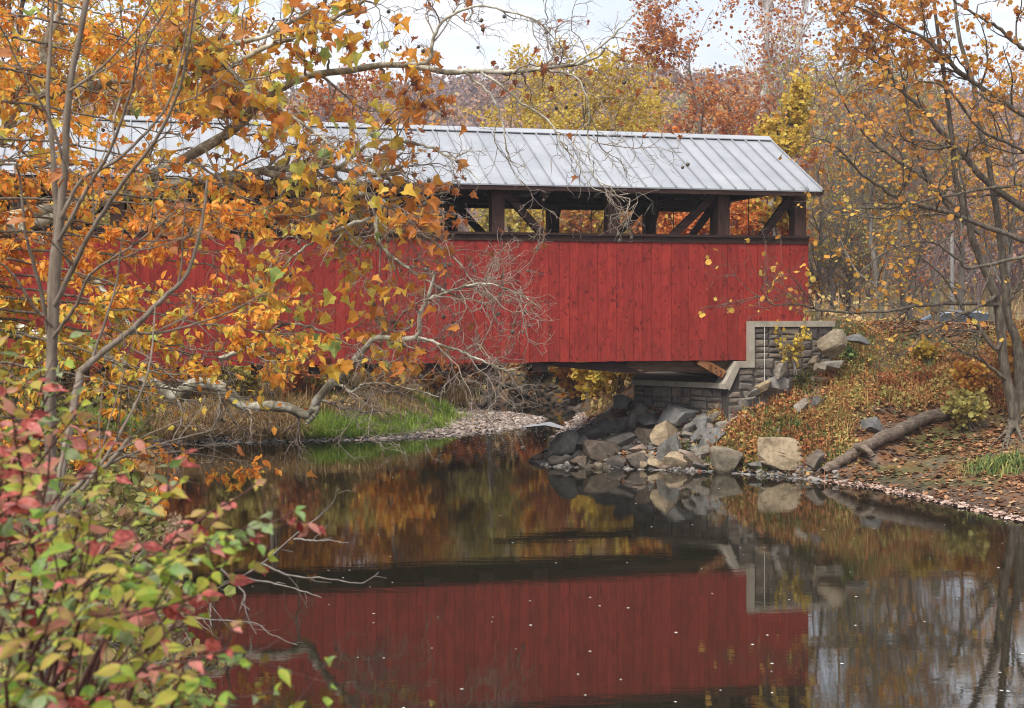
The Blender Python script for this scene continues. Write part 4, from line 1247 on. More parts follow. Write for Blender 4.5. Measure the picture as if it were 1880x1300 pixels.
for i, (nm_, lb, px, Y, H, r0, lm, bk, nl, ls, kw) in enumerate(TREES):
    build_tree(nm_, lb, 'tree', ground_at(px, Y), H, r0, 500 + i, lm, bk, nl, ls, GB if px < 1500 else 'trees beyond the road', **kw)

for i, (px, Y, H, lm, lb) in enumerate(((560, 58, 4.6, L_ORG, 'tall orange bush on the far bank behind the bridge left of the grass'), (650, 66, 4.8, L_YEL, 'tall yellow bush behind the bridge above the far pool'), (740, 72, 5.0, L_ORG, 'wide orange bush behind the pool beyond the gravel bar'), (830, 70, 4.6, L_OLV, 'olive green bush over the eroded far bank'), (920, 71, 4.8, L_YEL, 'yellow bush over the eroded far bank'), (1010, 70, 4.6, L_ORG, 'orange bush over the exposed roots behind the bridge'), (1110, 66, 4.4, L_YEL, 'yellow orange bush behind the pier'), (1200, 62, 4.4, L_ORG, 'orange bush directly behind the abutment'), (420, 57, 4.4, L_YEL, 'yellow bush on the far bank behind the left half of the bridge'), (300, 56, 4.4, L_ORG, 'orange bush on the far bank behind the left third of the bridge'))):
    build_tree('tall_bush', lb, 'bush', ground_at(px, Y), H, .06, 650 + i, lm, M_BARK, 9500, .34, 'tall bushes behind the bridge', spread=.55, clear=.03, n1=26, n3=900)

# ---- brush on the far bank and under the bridge
GS = 'brush along the far bank'
SHR = [
    ('shrub', 'rusty brown shrub on the far bank behind the tan tussocks', 330, 758, 2.0, L_RUST, 900, .13, 1.1),
    ('shrub', 'dull green brown shrub on the far bank left of the knotted limb', 440, 752, 2.2, L_OLV, 900, .13, 1.2),
    ('shrub', 'brown twiggy shrub on the far bank under the floor beams', 540, 748, 2.3, L_RUST, 600, .13, 1.2),
    ('shrub', 'olive shrub behind the bright grass near the low limb', 620, 742, 2.4, L_OLV, 800, .14, 1.2),
    ('shrub', 'orange leaved shrub behind the bright grass', 715, 738, 2.6, L_ORG, 1100, .17, 1.2),
    ('shrub', 'thin orange shrub at the right end of the bright grass', 790, 735, 2.3, L_ORG, 600, .16, 1.1),
    ('shrub', 'red brown thicket on the far bank beyond the shaded creek pool', 850, 715, 1.8, L_RUST, 500, .15, 1.3),
    ('shrub', 'brown bramble above the exposed roots of the dark bank', 985, 700, 1.6, L_RUST, 600, .14, 1.5),
    ('shrub', 'yellow leaved shrub beside the far corner of the pier', 1105, 745, 1.9, L_YEL, 1300, .17, 1.0),
    ('shrub', 'yellow and orange shrub on the bank behind the black rocks', 1060, 742, 2.0, L_ORG, 900, .16, 1.1),
    ('shrub', 'gold flecked thicket under the bridge behind the pier', 1140, 722, 2.2, L_YEL, 900, .16, 1.2),
    ('shrub', 'dark green shrub under the bridge where the haunch beam starts', 1040, 705, 1.9, L_OLV, 900, .15, 1.1),
    ('shrub', 'rusty thicket at the far left under the bridge', 200, 745, 2.4, L_RUST, 900, .15, 1.3),
    ('shrub', 'olive thicket at the very left under the bridge', 90, 748, 2.6, L_OLV, 900, .15, 1.3),
]


def shrub(label, p, H, lm, nl, ls, seed, wid=1.0, group=None, stems=14, bark=M_BARK, name='shrub', tmpl=BLOB):
    g = np.random.default_rng(seed)
    o = thing(name, label, 'shrub', tuple(p), 0, group)
    S = []
    st = Acc()
    for k in range(stems):
        an = g.uniform(0, 6.28); r = g.uniform(.25, 1) * H * .55 * wid
        e = p + np.array([math.cos(an) * r, math.sin(an) * r * .8, H * g.uniform(.6, 1.05)])
        m_ = p + (e - p) * .45 + np.array([0, 0, H * .14])
        S.append(limb(st, [p + g.normal(0, .12, 3) * (1, 1, 0), m_, e], .020, .006, 12, 5, .015, .5, g))
    A = sprout(S, stems * 8, (H * .15, H * .42), (25, 65), g, 5, .28, (0, 0, .0), .6, .005)
    B = sprout(aslist(*A), stems * 26, (H * .07, H * .2), (25, 70), g, 4, .3, (0, 0, -.03), .6, .004)
    tubes(st, *A, 4, .5); tubes(st, *B, 3, .5)
    st.build('stems', bark, o, smooth=True)
    if nl:
        cr = Acc(); q, t = along(B[0], nl, g)
        leaves(cr, tmpl, q + g.normal(0, .05, (nl, 3)), nrm(t * .5 + g.normal(0, .6, (nl, 3)) + np.array([0, 0, -.2])), g.normal(0, .7, (nl, 3)) + np.array([0, -.3, .8]), g.uniform(ls * .6, ls * 1.3, nl), g.beta(2, 2, nl))
        cr.build('foliage', lm, o)
    return o


for i, (nm_, lb, px, py, H, lm, nl, ls, wd) in enumerate(SHR):
    shrub(lb, hit(px, py, 44), H, lm, int(nl * 1.8), ls, 700 + i, wd, GS)
M_UND = leaf_mat('undergrowth_leaf', [(0, (.26, .13, .06)), (.3, (.44, .25, .11)), (.55, (.56, .39, .18)), (.75, (.42, .39, .14)), (1, (.68, .45, .13))], .25, .7, .4, .7)
g = np.random.default_rng(44)
a = Acc()
x = g.uniform(-22, 14, 19000); y = g.uniform(49.5, 82, 19000); z = gz(x, y)
d_, i_, k_ = river(x, y)
ok = (~i_) & (z > .6) & ((y > 66) | (x < -3.5) | ((x > 1.5) & (y < 64) & (y > 49.5)))
pts = np.stack([x, y, z], -1)[ok]
pts[:, 2] += g.random(len(pts)) ** 1.6 * np.minimum(1.3, pts[:, 2] * .9)
leaves(a, BLOB, pts, g.normal(0, 1, (len(pts), 3)) + (0, 0, -.2), g.normal(0, .8, (len(pts), 3)) + (0, -.3, .7), g.uniform(.09, .24, len(pts)), g.beta(2, 2, len(pts)))
sel = pts[::3]
blades(a, np.stack([sel[:, 0], sel[:, 1], gz(sel[:, 0], sel[:, 1])], -1), (.6, 1.7), (.015, .03), g, .5, (0, .6))
props(a.build('undergrowth', M_UND), 'tangled brown undergrowth covering the far bank behind the bridge', 'undergrowth', kind='stuff')
# fallen trunk and roots in the eroded bank beyond the bar
ft = thing('fallen_tree', 'dark fallen tree trunk leaning out of the eroded bank above the far pool', 'tree trunk', tuple(hit(965, 742, 60)))
a = Acc(); limb(a, [hit(965, 735, 60) + (0, 0, .3), hit(930, 735, 60) + (0, -.4, .7), P(880, 748, 63.5)], .22, .12, 20, 9, .03, .3)
a.build('trunk', M_BARKD, ft, smooth=True)
a = Acc()
for k in range(26):
    s0 = hit(g.uniform(930, 1010), g.uniform(712, 735), 60) + (0, 0, .3); e = s0 + np.array([g.normal(0, .8), -g.uniform(.2, .9), -g.uniform(.5, 1.4)])
    limb(a, [s0, (s0 + e) / 2 + g.normal(0, .2, 3), e], .05, .015, 10, 5, .02, .4)
a.build('roots', M_BARKD, ft, smooth=True)

# ---- far wooded hill as one mass
m_for = leaf_mat('hill_wood', [(0, (.20, .145, .145)), (.25, (.26, .175, .155)), (.42, (.34, .19, .125)), (.58, (.43, .22, .10)), (.74, (.45, .30, .12)), (.88, (.26, .26, .12)), (1, (.16, .20, .10))], .15, .8, .1)
g = np.random.default_rng(91)
a = Acc()
n = 5200
y = 118 + 290 * g.random(n) ** .75; x = g.uniform(-.50, .50, n) * (y + 30)
z = gz(x, y)
typ = np.clip(.42 + .18 * wav(x, y, .035) + g.normal(0, .20, n), 0, 1)
hh = g.uniform(6, 11, n) * np.where(y < 150, .8, 1); ww = hh * g.uniform(.26, .42, n)
m_ = 84
u = nrm(g.normal(0, 1, (n, m_, 3))) * (g.random((n, m_, 1)) ** .45)
c3 = np.stack([x, y, z + hh * .62], -1)[:, None, :] + u * np.stack([ww, ww, hh * .42], -1)[:, None, :]
c3 = c3.reshape(-1, 3)
sz = np.repeat(hh * .068, m_) * g.uniform(.5, 1.5, n * m_)
leaves(a, BLOB, c3, g.normal(0, 1, (n * m_, 3)) + (0, 0, .3), g.normal(0, .7, (n * m_, 3)) + (0, -.8, .6), sz, np.clip(np.repeat(typ, m_) + g.normal(0, .05, n * m_), 0, 1))
tp = np.stack([np.stack([x, y, z - .5], -1), np.stack([x + g.normal(0, .4, n), y, z + hh * .5], -1), np.stack([x + g.normal(0, .8, n), y, z + hh * 1.02], -1)], 1)
tubes(a, tp, np.stack([hh * .016, hh * .012, hh * .003], -1), 3, .02)
props(a.build('hill_woods', m_for), 'autumn woods covering the distant hillside in rust gold and grey', 'woods', kind='stuff')

# ---- grey brown thicket where the meadow meets the hill
a = Acc(); g = np.random.default_rng(93)
n = 330; y = g.uniform(84, 122, n); x = g.uniform(-.40, .46, n) * y; ok = (x > 12) | (y > 92); x, y = x[ok], y[ok]; n = len(x); z = gz(x, y)
hh = g.uniform(4.5, 9.5, n); m_ = 190
u = nrm(g.normal(0, 1, (n, m_, 3))) * (g.random((n, m_, 1)) ** .5)
c3 = (np.stack([x, y, z + hh * .55], -1)[:, None, :] + u * np.stack([hh * .32, hh * .32, hh * .50], -1)[:, None, :]).reshape(-1, 3)
typ = np.clip(g.normal(.34, .20, n), 0, .9)
leaves(a, BLOB, c3, g.normal(0, 1, (n * m_, 3)), g.normal(0, .7, (n * m_, 3)) + (0, -.6, .6), g.uniform(.10, .30, n * m_), np.clip(np.repeat(typ, m_) + g.normal(0, .08, n * m_), 0, 1))
tk = []
for k in range(5):
    e1 = np.stack([x + g.normal(0, .28, n) * hh, y + g.normal(0, .28, n) * hh, z + hh * g.uniform(.75, 1.05, n)], -1)
    b1 = np.stack([x, y, z - .2], -1); tk.append(np.stack([b1, b1 * .6 + e1 * .4 + np.array([0, 0, .3]), e1], 1))
tk = np.concatenate(tk, 0); tubes(a, tk, np.tile([.07, .045, .015], (len(tk), 1)), 4, .10)
props(a.build('meadow_edge_woods', m_for), 'grey brown thicket of bare woods along the far edge of the meadow', 'woods', kind='stuff')
SYC3 = _fan([(0, 0), (.22, -.05), (.40, .02), (.37, .22), (.56, .42), (.44, .50), (.22, .60), (.10, .85), (0, .95)], .75, .9)
SYC4 = _fan([(0, 0), (.18, -.10), (.50, .12), (.40, .30), (.46, .62), (.22, .66), (.14, .80), (0, 1.08)], -.5, -.5)
# ================================================================== right bank: twin trunked tree and the boughs that enter from its right
def traced(acc, pts, Y0, Y1, r0, r1, n=40, sides=8, wob=.012, tint=.5, g=rng):
    ys = np.linspace(Y0, Y1, len(pts))
    return limb(acc, [P(px, py, y) for (px, py), y in zip(pts, ys)], r0, r1, n, sides, wob, tint, g, 1.0)


S_RT = [(0, (.26, .10, .035)), (.35, (.54, .22, .05)), (.6, (.70, .35, .055)), (.82, (.74, .50, .09)), (1, (.66, .56, .13))]
L_RT = leaf_mat('amber_leaf', S_RT, .4, .55, .2, .8)


def near_tree(name, label, base, trunks, limbs, seed, bark, leafm, n2, n3, n4, leaf_n, leaf_s, leaf_keep=None, tint_fn=None, trop2=(0, 0, .03), trop3=(0, 0, -.03), len2=(.8, 2.4), len3=(.35, 1.1), len4=(.15, .5), curl=.22, tmpl=BLOB, weight=None, hang=-.35, leafoff=.03, flat=0.0, tw=(.014, .008, .0055), flutter=.6, group=None, balls=0, lw=.014, twm=None):
    g = np.random.default_rng(seed)
    o = thing(name, label, 'tree', tuple(base), 0, group)
    tr = Acc(); par = []
    for t in trunks: par.append(traced(tr, *t, g=g, n=44, sides=12, wob=min(.012, lw)))
    tr.build('trunk', bark, o, smooth=True)
    lb = Acc(); LL = []
    for t in limbs: LL.append(traced(lb, *t, g=g, n=60, sides=9, wob=lw))
    lb.build('limbs', bark, o, smooth=True)
    allp = LL + (par if not LL else [])
    wt = None if weight is None else np.array(weight)
    A = sprout(allp, n2, len2, (25, 70), g, 9, curl, trop2, .5, tw[0], .035, span=(.08, 1.0), flat=flat, weight=wt)
    B = sprout(aslist(*A), n3, len3, (25, 70), g, 7, curl * 1.2, trop3, .6, tw[1], span=(.15, 1.0), flat=flat)
    C = sprout(aslist(*B), n4, len4, (25, 75), g, 5, curl * 1.3, trop3, .6, tw[2], span=(.15, 1.0), flat=flat)
    br = Acc()
    tubes(br, *A, 6, .5); tubes(br, *B, 5, .5); tubes(br, *C, 4, .5)
    props(br.build('twigs', twm or bark, o, smooth=True), kind='stuff')
    pos = []; tan = []
    for Lv, n in ((C, int(leaf_n * .75)), (B, int(leaf_n * .25))):
        p, t = along(Lv[0], n, g, .3, 1.0); pos.append(p); tan.append(t)
    p = np.vstack(pos) + g.normal(0, leafoff, (sum(map(len, pos)), 3)); t = np.vstack(tan)
    qx, qy = px_of(p)
    if leaf_keep is not None:
        k = g.random(len(p)) < leaf_keep(qx, qy, p)
        p, t, qx, qy = p[k], t[k], qx[k], qy[k]
    n = len(p)
    tn = g.beta(1.8, 1.8, n) if tint_fn is None else tint_fn(qx, qy, g, n)
    cr = Acc()
    ax = nrm(t * .45 + g.normal(0, flutter, (n, 3)) + np.array([0, 0, hang]))
    nm = g.normal(0, .6, (n, 3)) + np.array([0, -.45, .7])
    big = np.ones(n, bool)
    if tmpl is SYC:
        curled = tn < .32
        leaves(cr, SYC2, p[curled], ax[curled], nm[curled], g.uniform(leaf_s * .5, leaf_s * .95, curled.sum()), tn[curled])
        big = ~curled
    kinds = [tmpl] if tmpl is not SYC else [SYC, SYC3, SYC4]
    wh = g.integers(0, len(kinds), n)
    for kk, tm in enumerate(kinds):
        s_ = big & (wh == kk)
        leaves(cr, tm, p[s_], ax[s_], nm[s_], leaf_s * (.5 + .85 * g.random(s_.sum()) ** 1.3), tn[s_])
    cr.build('crown', leafm, o)
    if balls:
        q, _ = along(C[0], balls, g, .8, 1.0)
        v, f = ICO[1]; sb = Acc()
        k = len(q); sz = g.uniform(.035, .05, k)
        sb.add((v[None] * sz[:, None, None] + (q - np.array([0, 0, .06]))[:, None]).reshape(-1, 3), (f[None] + (np.arange(k) * len(v))[:, None, None]).reshape(-1, 3), .1)
        props(sb.build('seed_balls', M_BARKD, o), kind='stuff')
    return o


rb = hit(1862, 778)
RT = [([(1868, 788), (1855, 730), (1846, 683), (1839, 623), (1832, 560), (1820, 523), (1791, 456), (1776, 400), (1755, 330), (1748, 250), (1735, 150), (1720, 40), (1710, -60)], rb[1], rb[1] - .3, .165, .04),
      ([(1880, 790), (1873, 735), (1869, 642), (1850, 575), (1843, 493), (1832, 400), (1815, 300), (1800, 238), (1785, 150), (1760, 60), (1750, -40)], rb[1] + .4, rb[1] + 1.2, .16, .04),
      ([(1890, 800), (1905, 740), (1925, 600), (1945, 400), (1950, 200), (1960, -50)], rb[1] + .3, rb[1] + .2, .24, .10)]
RL = [([(1832, 560), (1780, 557), (1716, 558), (1675, 562), (1620, 572), (1552, 573), (1504, 569), (1470, 560), (1418, 558), (1400, 545), (1373, 547)], rb[1] - .2, rb[1] - 1.8, .060, .010),
      ([(1845, 600), (1830, 640), (1800, 606), (1785, 585), (1772, 575), (1740, 520), (1700, 480), (1650, 440)], rb[1] - .1, rb[1] - .8, .075, .012),
      ([(1850, 700), (1800, 660), (1765, 645), (1735, 622), (1700, 590)], rb[1] - .1, rb[1] - 1.2, .05, .010),
      ([(1832, 540), (1800, 562), (1760, 580), (1727, 597), (1690, 620), (1672, 640), (1653, 652), (1630, 646)], rb[1] - .2, rb[1] - 2.0, .055, .012),
      ([(1950, 475), (1880, 443), (1813, 417), (1757, 395), (1679, 376), (1640, 360), (1615, 343), (1585, 322), (1565, 300), (1545, 279), (1515, 257), (1490, 262), (1455, 290)], rb[1] - .3, rb[1] - 2.4, .085, .010),
      ([(1948, 330), (1880, 339), (1813, 346), (1753, 357), (1694, 369), (1620, 400), (1560, 395), (1500, 400)], rb[1] - .3, rb[1] - 2.5, .055, .010),
      ([(1950, 420), (1880, 383), (1805, 328), (1761, 275), (1727, 242), (1701, 208), (1653, 164), (1619, 112), (1580, 60), (1540, 20)], rb[1] + .1, rb[1] - 1.0, .105, .020),
      ([(1955, 260), (1880, 212), (1790, 153), (1746, 119), (1701, 74), (1634, 41), (1570, 10)], rb[1] - .3, rb[1] - 1.6, .085, .020),
      ([(1955, 320), (1900, 290), (1850, 262), (1800, 238), (1740, 165), (1690, 150), (1620, 160), (1560, 170)], rb[1] - .4, rb[1] - 2.6, .06, .012),
      ([(1945, 460), (1880, 471), (1783, 493), (1761, 478), (1720, 448), (1686, 445), (1627, 463), (1580, 500), (1560, 520)], rb[1] - .5, rb[1] - 2.2, .055, .012),
      ([(1960, 120), (1880, 90), (1830, 50), (1780, 20), (1720, -20)], rb[1] - .3, rb[1] - 1.6, .07, .02),
      ([(1776, 400), (1700, 330), (1640, 290), (1590, 250), (1550, 190), (1520, 120)], rb[1] - .1, rb[1] - .6, .06, .012),
      ([(1800, 430), (1740, 380), (1690, 300), (1670, 220), (1650, 120), (1600, 40)], rb[1] + .2, rb[1] + .9, .06, .012),
      ([(1850, 560), (1880, 500), (1900, 420)], rb[1] - .1, rb[1] - .6, .05, .02)]


def keep_r(qx, qy, p):
    return np.clip(np.interp(qy, [0, 120, 260, 330, 560, 650], [.95, .75, .26, .18, .16, .03]) * np.interp(qx, [1400, 1500, 1600], [.5, .8, 1.0]), 0, 1)


near_tree('twin_trunked_tree', 'twin trunked tree with long bare boughs and sparse amber leaves on the right bank', rb, RT, RL, 61, M_BARKD, L_RT, 170, 1000, 3400, 9500, .14, keep_r,
          lambda qx, qy, g, n: np.clip(g.beta(2, 2, n) * .75 + np.interp(qy, [0, 200, 420], [.02, .12, .28]), 0, 1), len2=(.8, 2.6), len3=(.3, 1.0), len4=(.12, .45), curl=.2, tw=(.012, .0075, .005))
a = Acc(); g = np.random.default_rng(8)
for k in range(7):
    s0 = hit(1862 + g.uniform(-14, 14), g.uniform(776, 786)) + (0, 0, .10); e = hit(g.uniform(1815, 1890), g.uniform(806, 835)) + (0, 0, .0)
    mm = (s0 + e) / 2; mm[2] = float(gz(mm[0], mm[1])) + .05
    limb(a, [s0, mm, e], .075, .02, 14, 6, .015, .4, g)
o = [x for x in bpy.data.objects if x.name.startswith('twin_trunked_tree')][0]
a.build('roots', M_BARKD, o, smooth=True)

# yellow bush by the tree's roots and leafy sprigs on the slope
shrub('yellow leaved bush at the root of the twin trunked tree', hit(1772, 790), 1.0, leaf_mat('bush_yellow', S_OLV, .35, .6, .3), 700, .13, 801, 1.2, 'small bushes on the right bank')
shrub('amber bush just left of the twin trunks on the slope', hit(1790, 745), 1.1, L_RT, 700, .15, 802, 1.1, 'small bushes on the right bank')
shrub('yellow sprigs low on the slope above the log end', hit(1700, 672), .7, L_YEL, 420, .14, 803, 1.4, 'small bushes on the right bank')
shrub('thin yellow green sapling growing against the abutment wall', P(1452, 688, 41.2), 1.3, L_YEL, 190, .11, 804, .5, 'small bushes on the right bank', 5)
shrub('green broad leaved weed under the leaning boulder', hit(1560, 664), .4, M_WEED, 160, .16, 805, 1.2, 'small bushes on the right bank', 7)
shrub('orange bush on the slope right of the twin trunks', hit(1872, 700), 1.3, L_RT, 600, .15, 806, 1.1, 'small bushes on the right bank')

# ================================================================== left bank: sycamore reaching out over the creek
S_SY = [(0, (.20, .075, .04)), (.22, (.40, .125, .04)), (.40, (.62, .22, .04)), (.55, (.76, .34, .045)), (.68, (.80, .52, .07)), (.82, (.70, .60, .11)), (.93, (.50, .53, .12)), (1, (.26, .40, .11))]
L_SYC = leaf_mat('sycamore_leaf', S_SY, .48, .5, .22, 9.0)
sb = ground_at(-170, 31)
ST = [([(-170, 760), (-165, 600), (-160, 430), (-150, 250), (-130, 60), (-100, -120)], 31, 30.5, .42, .25)]
SL = [  # boughs, traced; the depth of each runs from the trunk towards the viewer or the bridge
    ([(-160, 420), (0, 250), (45, 182), (141, 167), (208, 149), (260, 145), (298, 126), (354, 115), (420, 85), (500, 60), (590, 10)], 31, 28.5, .14, .03),
    ([(-160, 470), (100, 400), (300, 310), (400, 255), (447, 223), (462, 201), (495, 175), (540, 149), (581, 136), (625, 130), (723, 119), (823, 132), (879, 130), (935, 132), (983, 128), (1047, 119), (1084, 110), (1110, 92)], 31, 28, .125, .022),
    ([(-160, 430), (100, 385), (223, 361), (290, 343), (372, 331), (447, 320), (484, 313), (540, 309), (596, 307), (680, 322), (735, 318)], 31, 30, .15, .04),
    ([(484, 316), (560, 335), (640, 352), (700, 369), (745, 400), (775, 430), (830, 470), (870, 520)], 30.2, 29, .075, .015),
    ([(-150, 330), (0, 400), (112, 460), (160, 497), (194, 538), (223, 575), (257, 623), (290, 640)], 31, 29.5, .10, .02),
    ([(-160, 560), (40, 610), (140, 640), (201, 660), (260, 694), (310, 722), (330, 727), (343, 712), (372, 703), (402, 709), (425, 728), (452, 746), (521, 746), (566, 761), (584, 735), (610, 701), (640, 675), (670, 638), (685, 623), (720, 621), (767, 619), (771, 575), (786, 545), (800, 500)], 31, 28.5, .19, .03),
    ([(566, 758), (584, 748), (575, 765), (562, 778)], 29.1, 29.0, .055, .035),
    ([(612, 703), (630, 710), (648, 720), (670, 705), (725, 708), (805, 728)], 29.0, 28.6, .04, .012),
    ([(402, 660), (450, 640), (488, 620), (508, 603), (529, 594), (573, 601), (614, 620), (660, 640)], 29.6, 29.0, .055, .012),
    ([(723, 119), (760, 118), (790, 108), (797, 67), (823, 30), (883, 11), (935, 22), (985, 40), (1040, 95)], 28.9, 28.2, .05, .010),
    ([(1047, 119), (1110, 80), (1150, 40), (1180, 12), (1200, -10)], 28.2, 27.8, .022, .010),
    ([(880, 130), (915, 155), (960, 190), (1010, 225), (1030, 260), (1060, 300), (1090, 345), (1130, 360)], 28.4, 28.0, .028, .008),
    ([(850, 131), (905, 180), (925, 240), (935, 300), (960, 340)], 28.4, 28.2, .025, .007),
    ([(1000, 128), (1060, 145), (1080, 200), (1080, 260), (1090, 320), (1120, 345), (1145, 370)], 28.2, 27.8, .022, .007),
    ([(380, 150), (480, 90), (560, 60), (640, 20), (700, -20)], 29, 28, .06, .02),
    ([(400, 110), (470, 170), (560, 230), (640, 290), (700, 330)], 28.9, 28, .05, .012),
    ([(300, 125), (350, 40), (400, -40)], 29, 28.5, .06, .03),
    ([(620, 310), (690, 260), (770, 265), (830, 290), (880, 330)], 29.9, 28.6, .045, .010),
    ([(700, 369), (690, 430), (720, 470), (760, 500), (830, 540), (900, 560)], 29.4, 28.4, .05, .010),
    ([(786, 549), (840, 530), (890, 520), (950, 540), (985, 560)], 28.6, 28.2, .03, .008),
    ([(767, 619), (830, 640), (880, 660), (930, 680), (960, 670)], 28.6, 28.2, .03, .008),
    ([(680, 400), (600, 430), (540, 470), (500, 520), (480, 570)], 29.4, 28.4, .04, .010),
    ([(100, 170), (80, 90), (110, 20), (100, -40)], 30, 29, .10, .04),
]
SW = [1] * len(SL)
for i, wv_ in ((9, 1.0), (10, .9), (11, .5), (12, .5), (13, .45), (18, 2.4), (19, 2.4), (20, 2.4), (3, 1.5), (6, 0), (5, .55), (4, .5), (1, .8), (2, 1.1), (21, 1.5), (15, 1.6), (14, 1.4), (0, 1.4), (17, 1.5)): SW[i] = wv_


def keep_s(qx, qy, p):
    k = np.interp(qx, [0, 640, 740, 860, 900, 1010], [.62, .62, .5, .34, .12, .07])
    k = np.where((qy > 225) & (qy < 330) & (qx > 60), k * .42, k)
    k = np.where((qy > 300) & (qy < 470) & (qx > 520), k * .55, k)
    k = np.where((qy > 335) & (qy < 430) & (qx > 330) & (qx <= 520), k * .7, k)
    k = np.where((qx > 150) & (qy > 440), k * .7, k)
    k = np.where((qx > 560) & (qy > 480), k * np.interp(qx, [560, 720, 800], [.8, .5, .12]), k)
    k = np.where(qy > 690, k * .06, k)
    k = np.where((qx > 680) & (qy < 90), k * .25, k)
    k = np.where((qx < 460) & (qy > 540), k * .15, k)
    return k


def tint_s(qx, qy, g, n):
    t = g.choice([.08, .3, .42, .5, .58, .66, .74, .86, .97], n, p=[.05, .09, .11, .13, .15, .17, .16, .10, .04]) + g.normal(0, .04, n)
    t = np.where(qx > 720, t * np.interp(qx, [720, 900], [.85, .34]), t)
    return np.clip(t * 1.02 - .02, 0, 1)


near_tree('sycamore', 'large sycamore with mottled pale boughs and big yellow orange leaves reaching over the creek', sb, ST, SL, 17, M_SYC, L_SYC, 330, 1900, 5600, 9800, .245, keep_s, tint_s,
          trop2=(.02, 0, -.03), trop3=(.02, 0, -.06), len2=(.7, 2.3), len3=(.3, 1.15), len4=(.15, .6), curl=.34, tmpl=SYC, weight=SW, hang=-.55, leafoff=.05, tw=(.013, .0078, .0048), balls=220, twm=M_TWIG)

# ---- beech with flat layered sprays
S_BE = [(0, (.52, .15, .03)), (.3, (.76, .27, .04)), (.52, (.82, .40, .05)), (.68, (.82, .56, .08)), (.8, (.64, .57, .10)), (1, (.38, .45, .10))]
L_BEE = leaf_mat('beech_leaf', S_BE, .48, .5, .12, 2.0)
bb = ground_at(-150, 25)
BT = [([(-150, 900), (-140, 700), (-130, 500), (-120, 300), (-110, 100), (-100, -60)], 25, 25, .22, .12)]
g = np.random.default_rng(33)
BL_ = []
for y0, xe, ye in ((250, 300, 300), (290, 420, 340), (330, 260, 395), (360, 470, 400), (390, 330, 440), (420, 400, 470), (430, 200, 480), (455, 480, 500), (470, 300, 540), (500, 440, 560), (520, 360, 590), (540, 540, 615), (560, 420, 650), (580, 500, 670), (600, 330, 690), (610, 430, 720), (640, 260, 740), (660, 380, 740), (700, 480, 735), (760, 330, 830), (780, 460, 848), (800, 300, 850), (820, 400, 862), (300, 160, 330), (120, 260, 190), (180, 330, 250), (60, 220, 120), (20, 330, 90), (-20, 240, 40), (340, 560, 400)):
    BL_.append(([(-130, y0 + 10), (-20, y0 + 4), ((xe - 60) * .45, (y0 + ye) / 2 - 12), (xe * .75, ye - 16), (xe, ye)], 25, 25 + g.uniform(-2.2, 2.2), .032, .007))


def keep_b(qx, qy, p):
    k = np.where((qx > 480) & (qy < 570), .3, .72)
    k = np.where((qx > 215) & (qy > 690) & (qy < 800), k * np.interp(qx, [215, 300, 400], [.5, .12, .1]), k)
    k = np.where((qy > 215) & (qy < 330), k * .55, k)
    return k


def tint_b(qx, qy, g, n):
    t = g.beta(2.2, 2.4, n) * .8
    return np.clip(t + np.interp(qy, [300, 480, 560, 640, 720, 800, 860], [.05, .0, .22, .30, .28, .10, .05]) * np.interp(qx, [0, 250, 450], [1.2, 1, .4]), 0, 1)


near_tree('beech', 'beech with flat layered sprays of small orange leaves before the red boards', bb, BT, BL_, 19, M_BARKD, L_BEE, 330, 1500, 1500, 17500, .15, keep_b, tint_b,
          trop2=(.03, 0, -.02), trop3=(.03, 0, -.03), len2=(.5, 1.5), len3=(.2, .65), len4=(.08, .25), curl=.14, tmpl=OVAL, hang=-.45, leafoff=.03, flat=.75, tw=(.010, .006, .0045), flutter=.45)

# ---- slender grey sapling
pb_ = ground_at(92, 13)
SPT = [([(92, 1300), (94, 1000), (93, 750), (95, 650), (100, 568), (105, 474), (112, 391), (119, 298), (127, 168), (141, 93), (160, -10)], 13, 13.1, .060, .026),
       ([(94, 700), (93, 560), (97, 480), (104, 400), (96, 280), (88, 170), (92, 90), (98, -20)], 13.05, 13.6, .040, .014),
       ([(90, 620), (76, 540), (58, 470), (45, 420), (38, 340), (30, 300)], 13.05, 12.6, .022, .008)]
SPL = [([(100, 560), (140, 480), (170, 420), (230, 330), (290, 250), (330, 160), (350, 60), (360, -10)], 13, 12.2, .026, .008),
       ([(112, 400), (150, 330), (220, 290), (300, 205), (330, 120), (350, 20)], 13, 13.4, .020, .007),
       ([(108, 440), (170, 330), (200, 280), (240, 170), (262, 90), (310, 10)], 13, 12.5, .02, .007),
       ([(119, 300), (95, 230), (70, 180), (30, 110), (10, 60)], 13, 12.6, .016, .006),
       ([(127, 168), (190, 120), (260, 40), (280, -20)], 13, 13.4, .014, .006),
       ([(97, 620), (140, 560), (170, 500), (260, 440), (330, 380)], 13, 12.4, .018, .006),
       ([(98, 600), (60, 560), (20, 500), (-20, 470)], 13, 12.6, .018, .007)]
L_SAP = leaf_mat('sapling_leaf', [(0, (.20, .06, .025)), (.5, (.42, .15, .05)), (1, (.50, .24, .06))], .35, .5, .2)
near_tree('grey_sapling', 'slender grey barked sapling with several straight stems standing before the sycamore', pb_, SPT, SPL, 23, wood_mat('sapling_bark', (.10, .075, .055), (.18, .14, .105), (.27, .22, .175), (6, 6, 1.5), 2.5, .8, .3, .01), L_SAP, 26, 60, 60, 70, .15, None, None,
          trop2=(0, 0, .10), trop3=(0, 0, .05), len2=(.4, 1.3), len3=(.15, .5), len4=(.1, .2), curl=.06, tmpl=OVAL, tw=(.007, .005, .004), lw=.003)
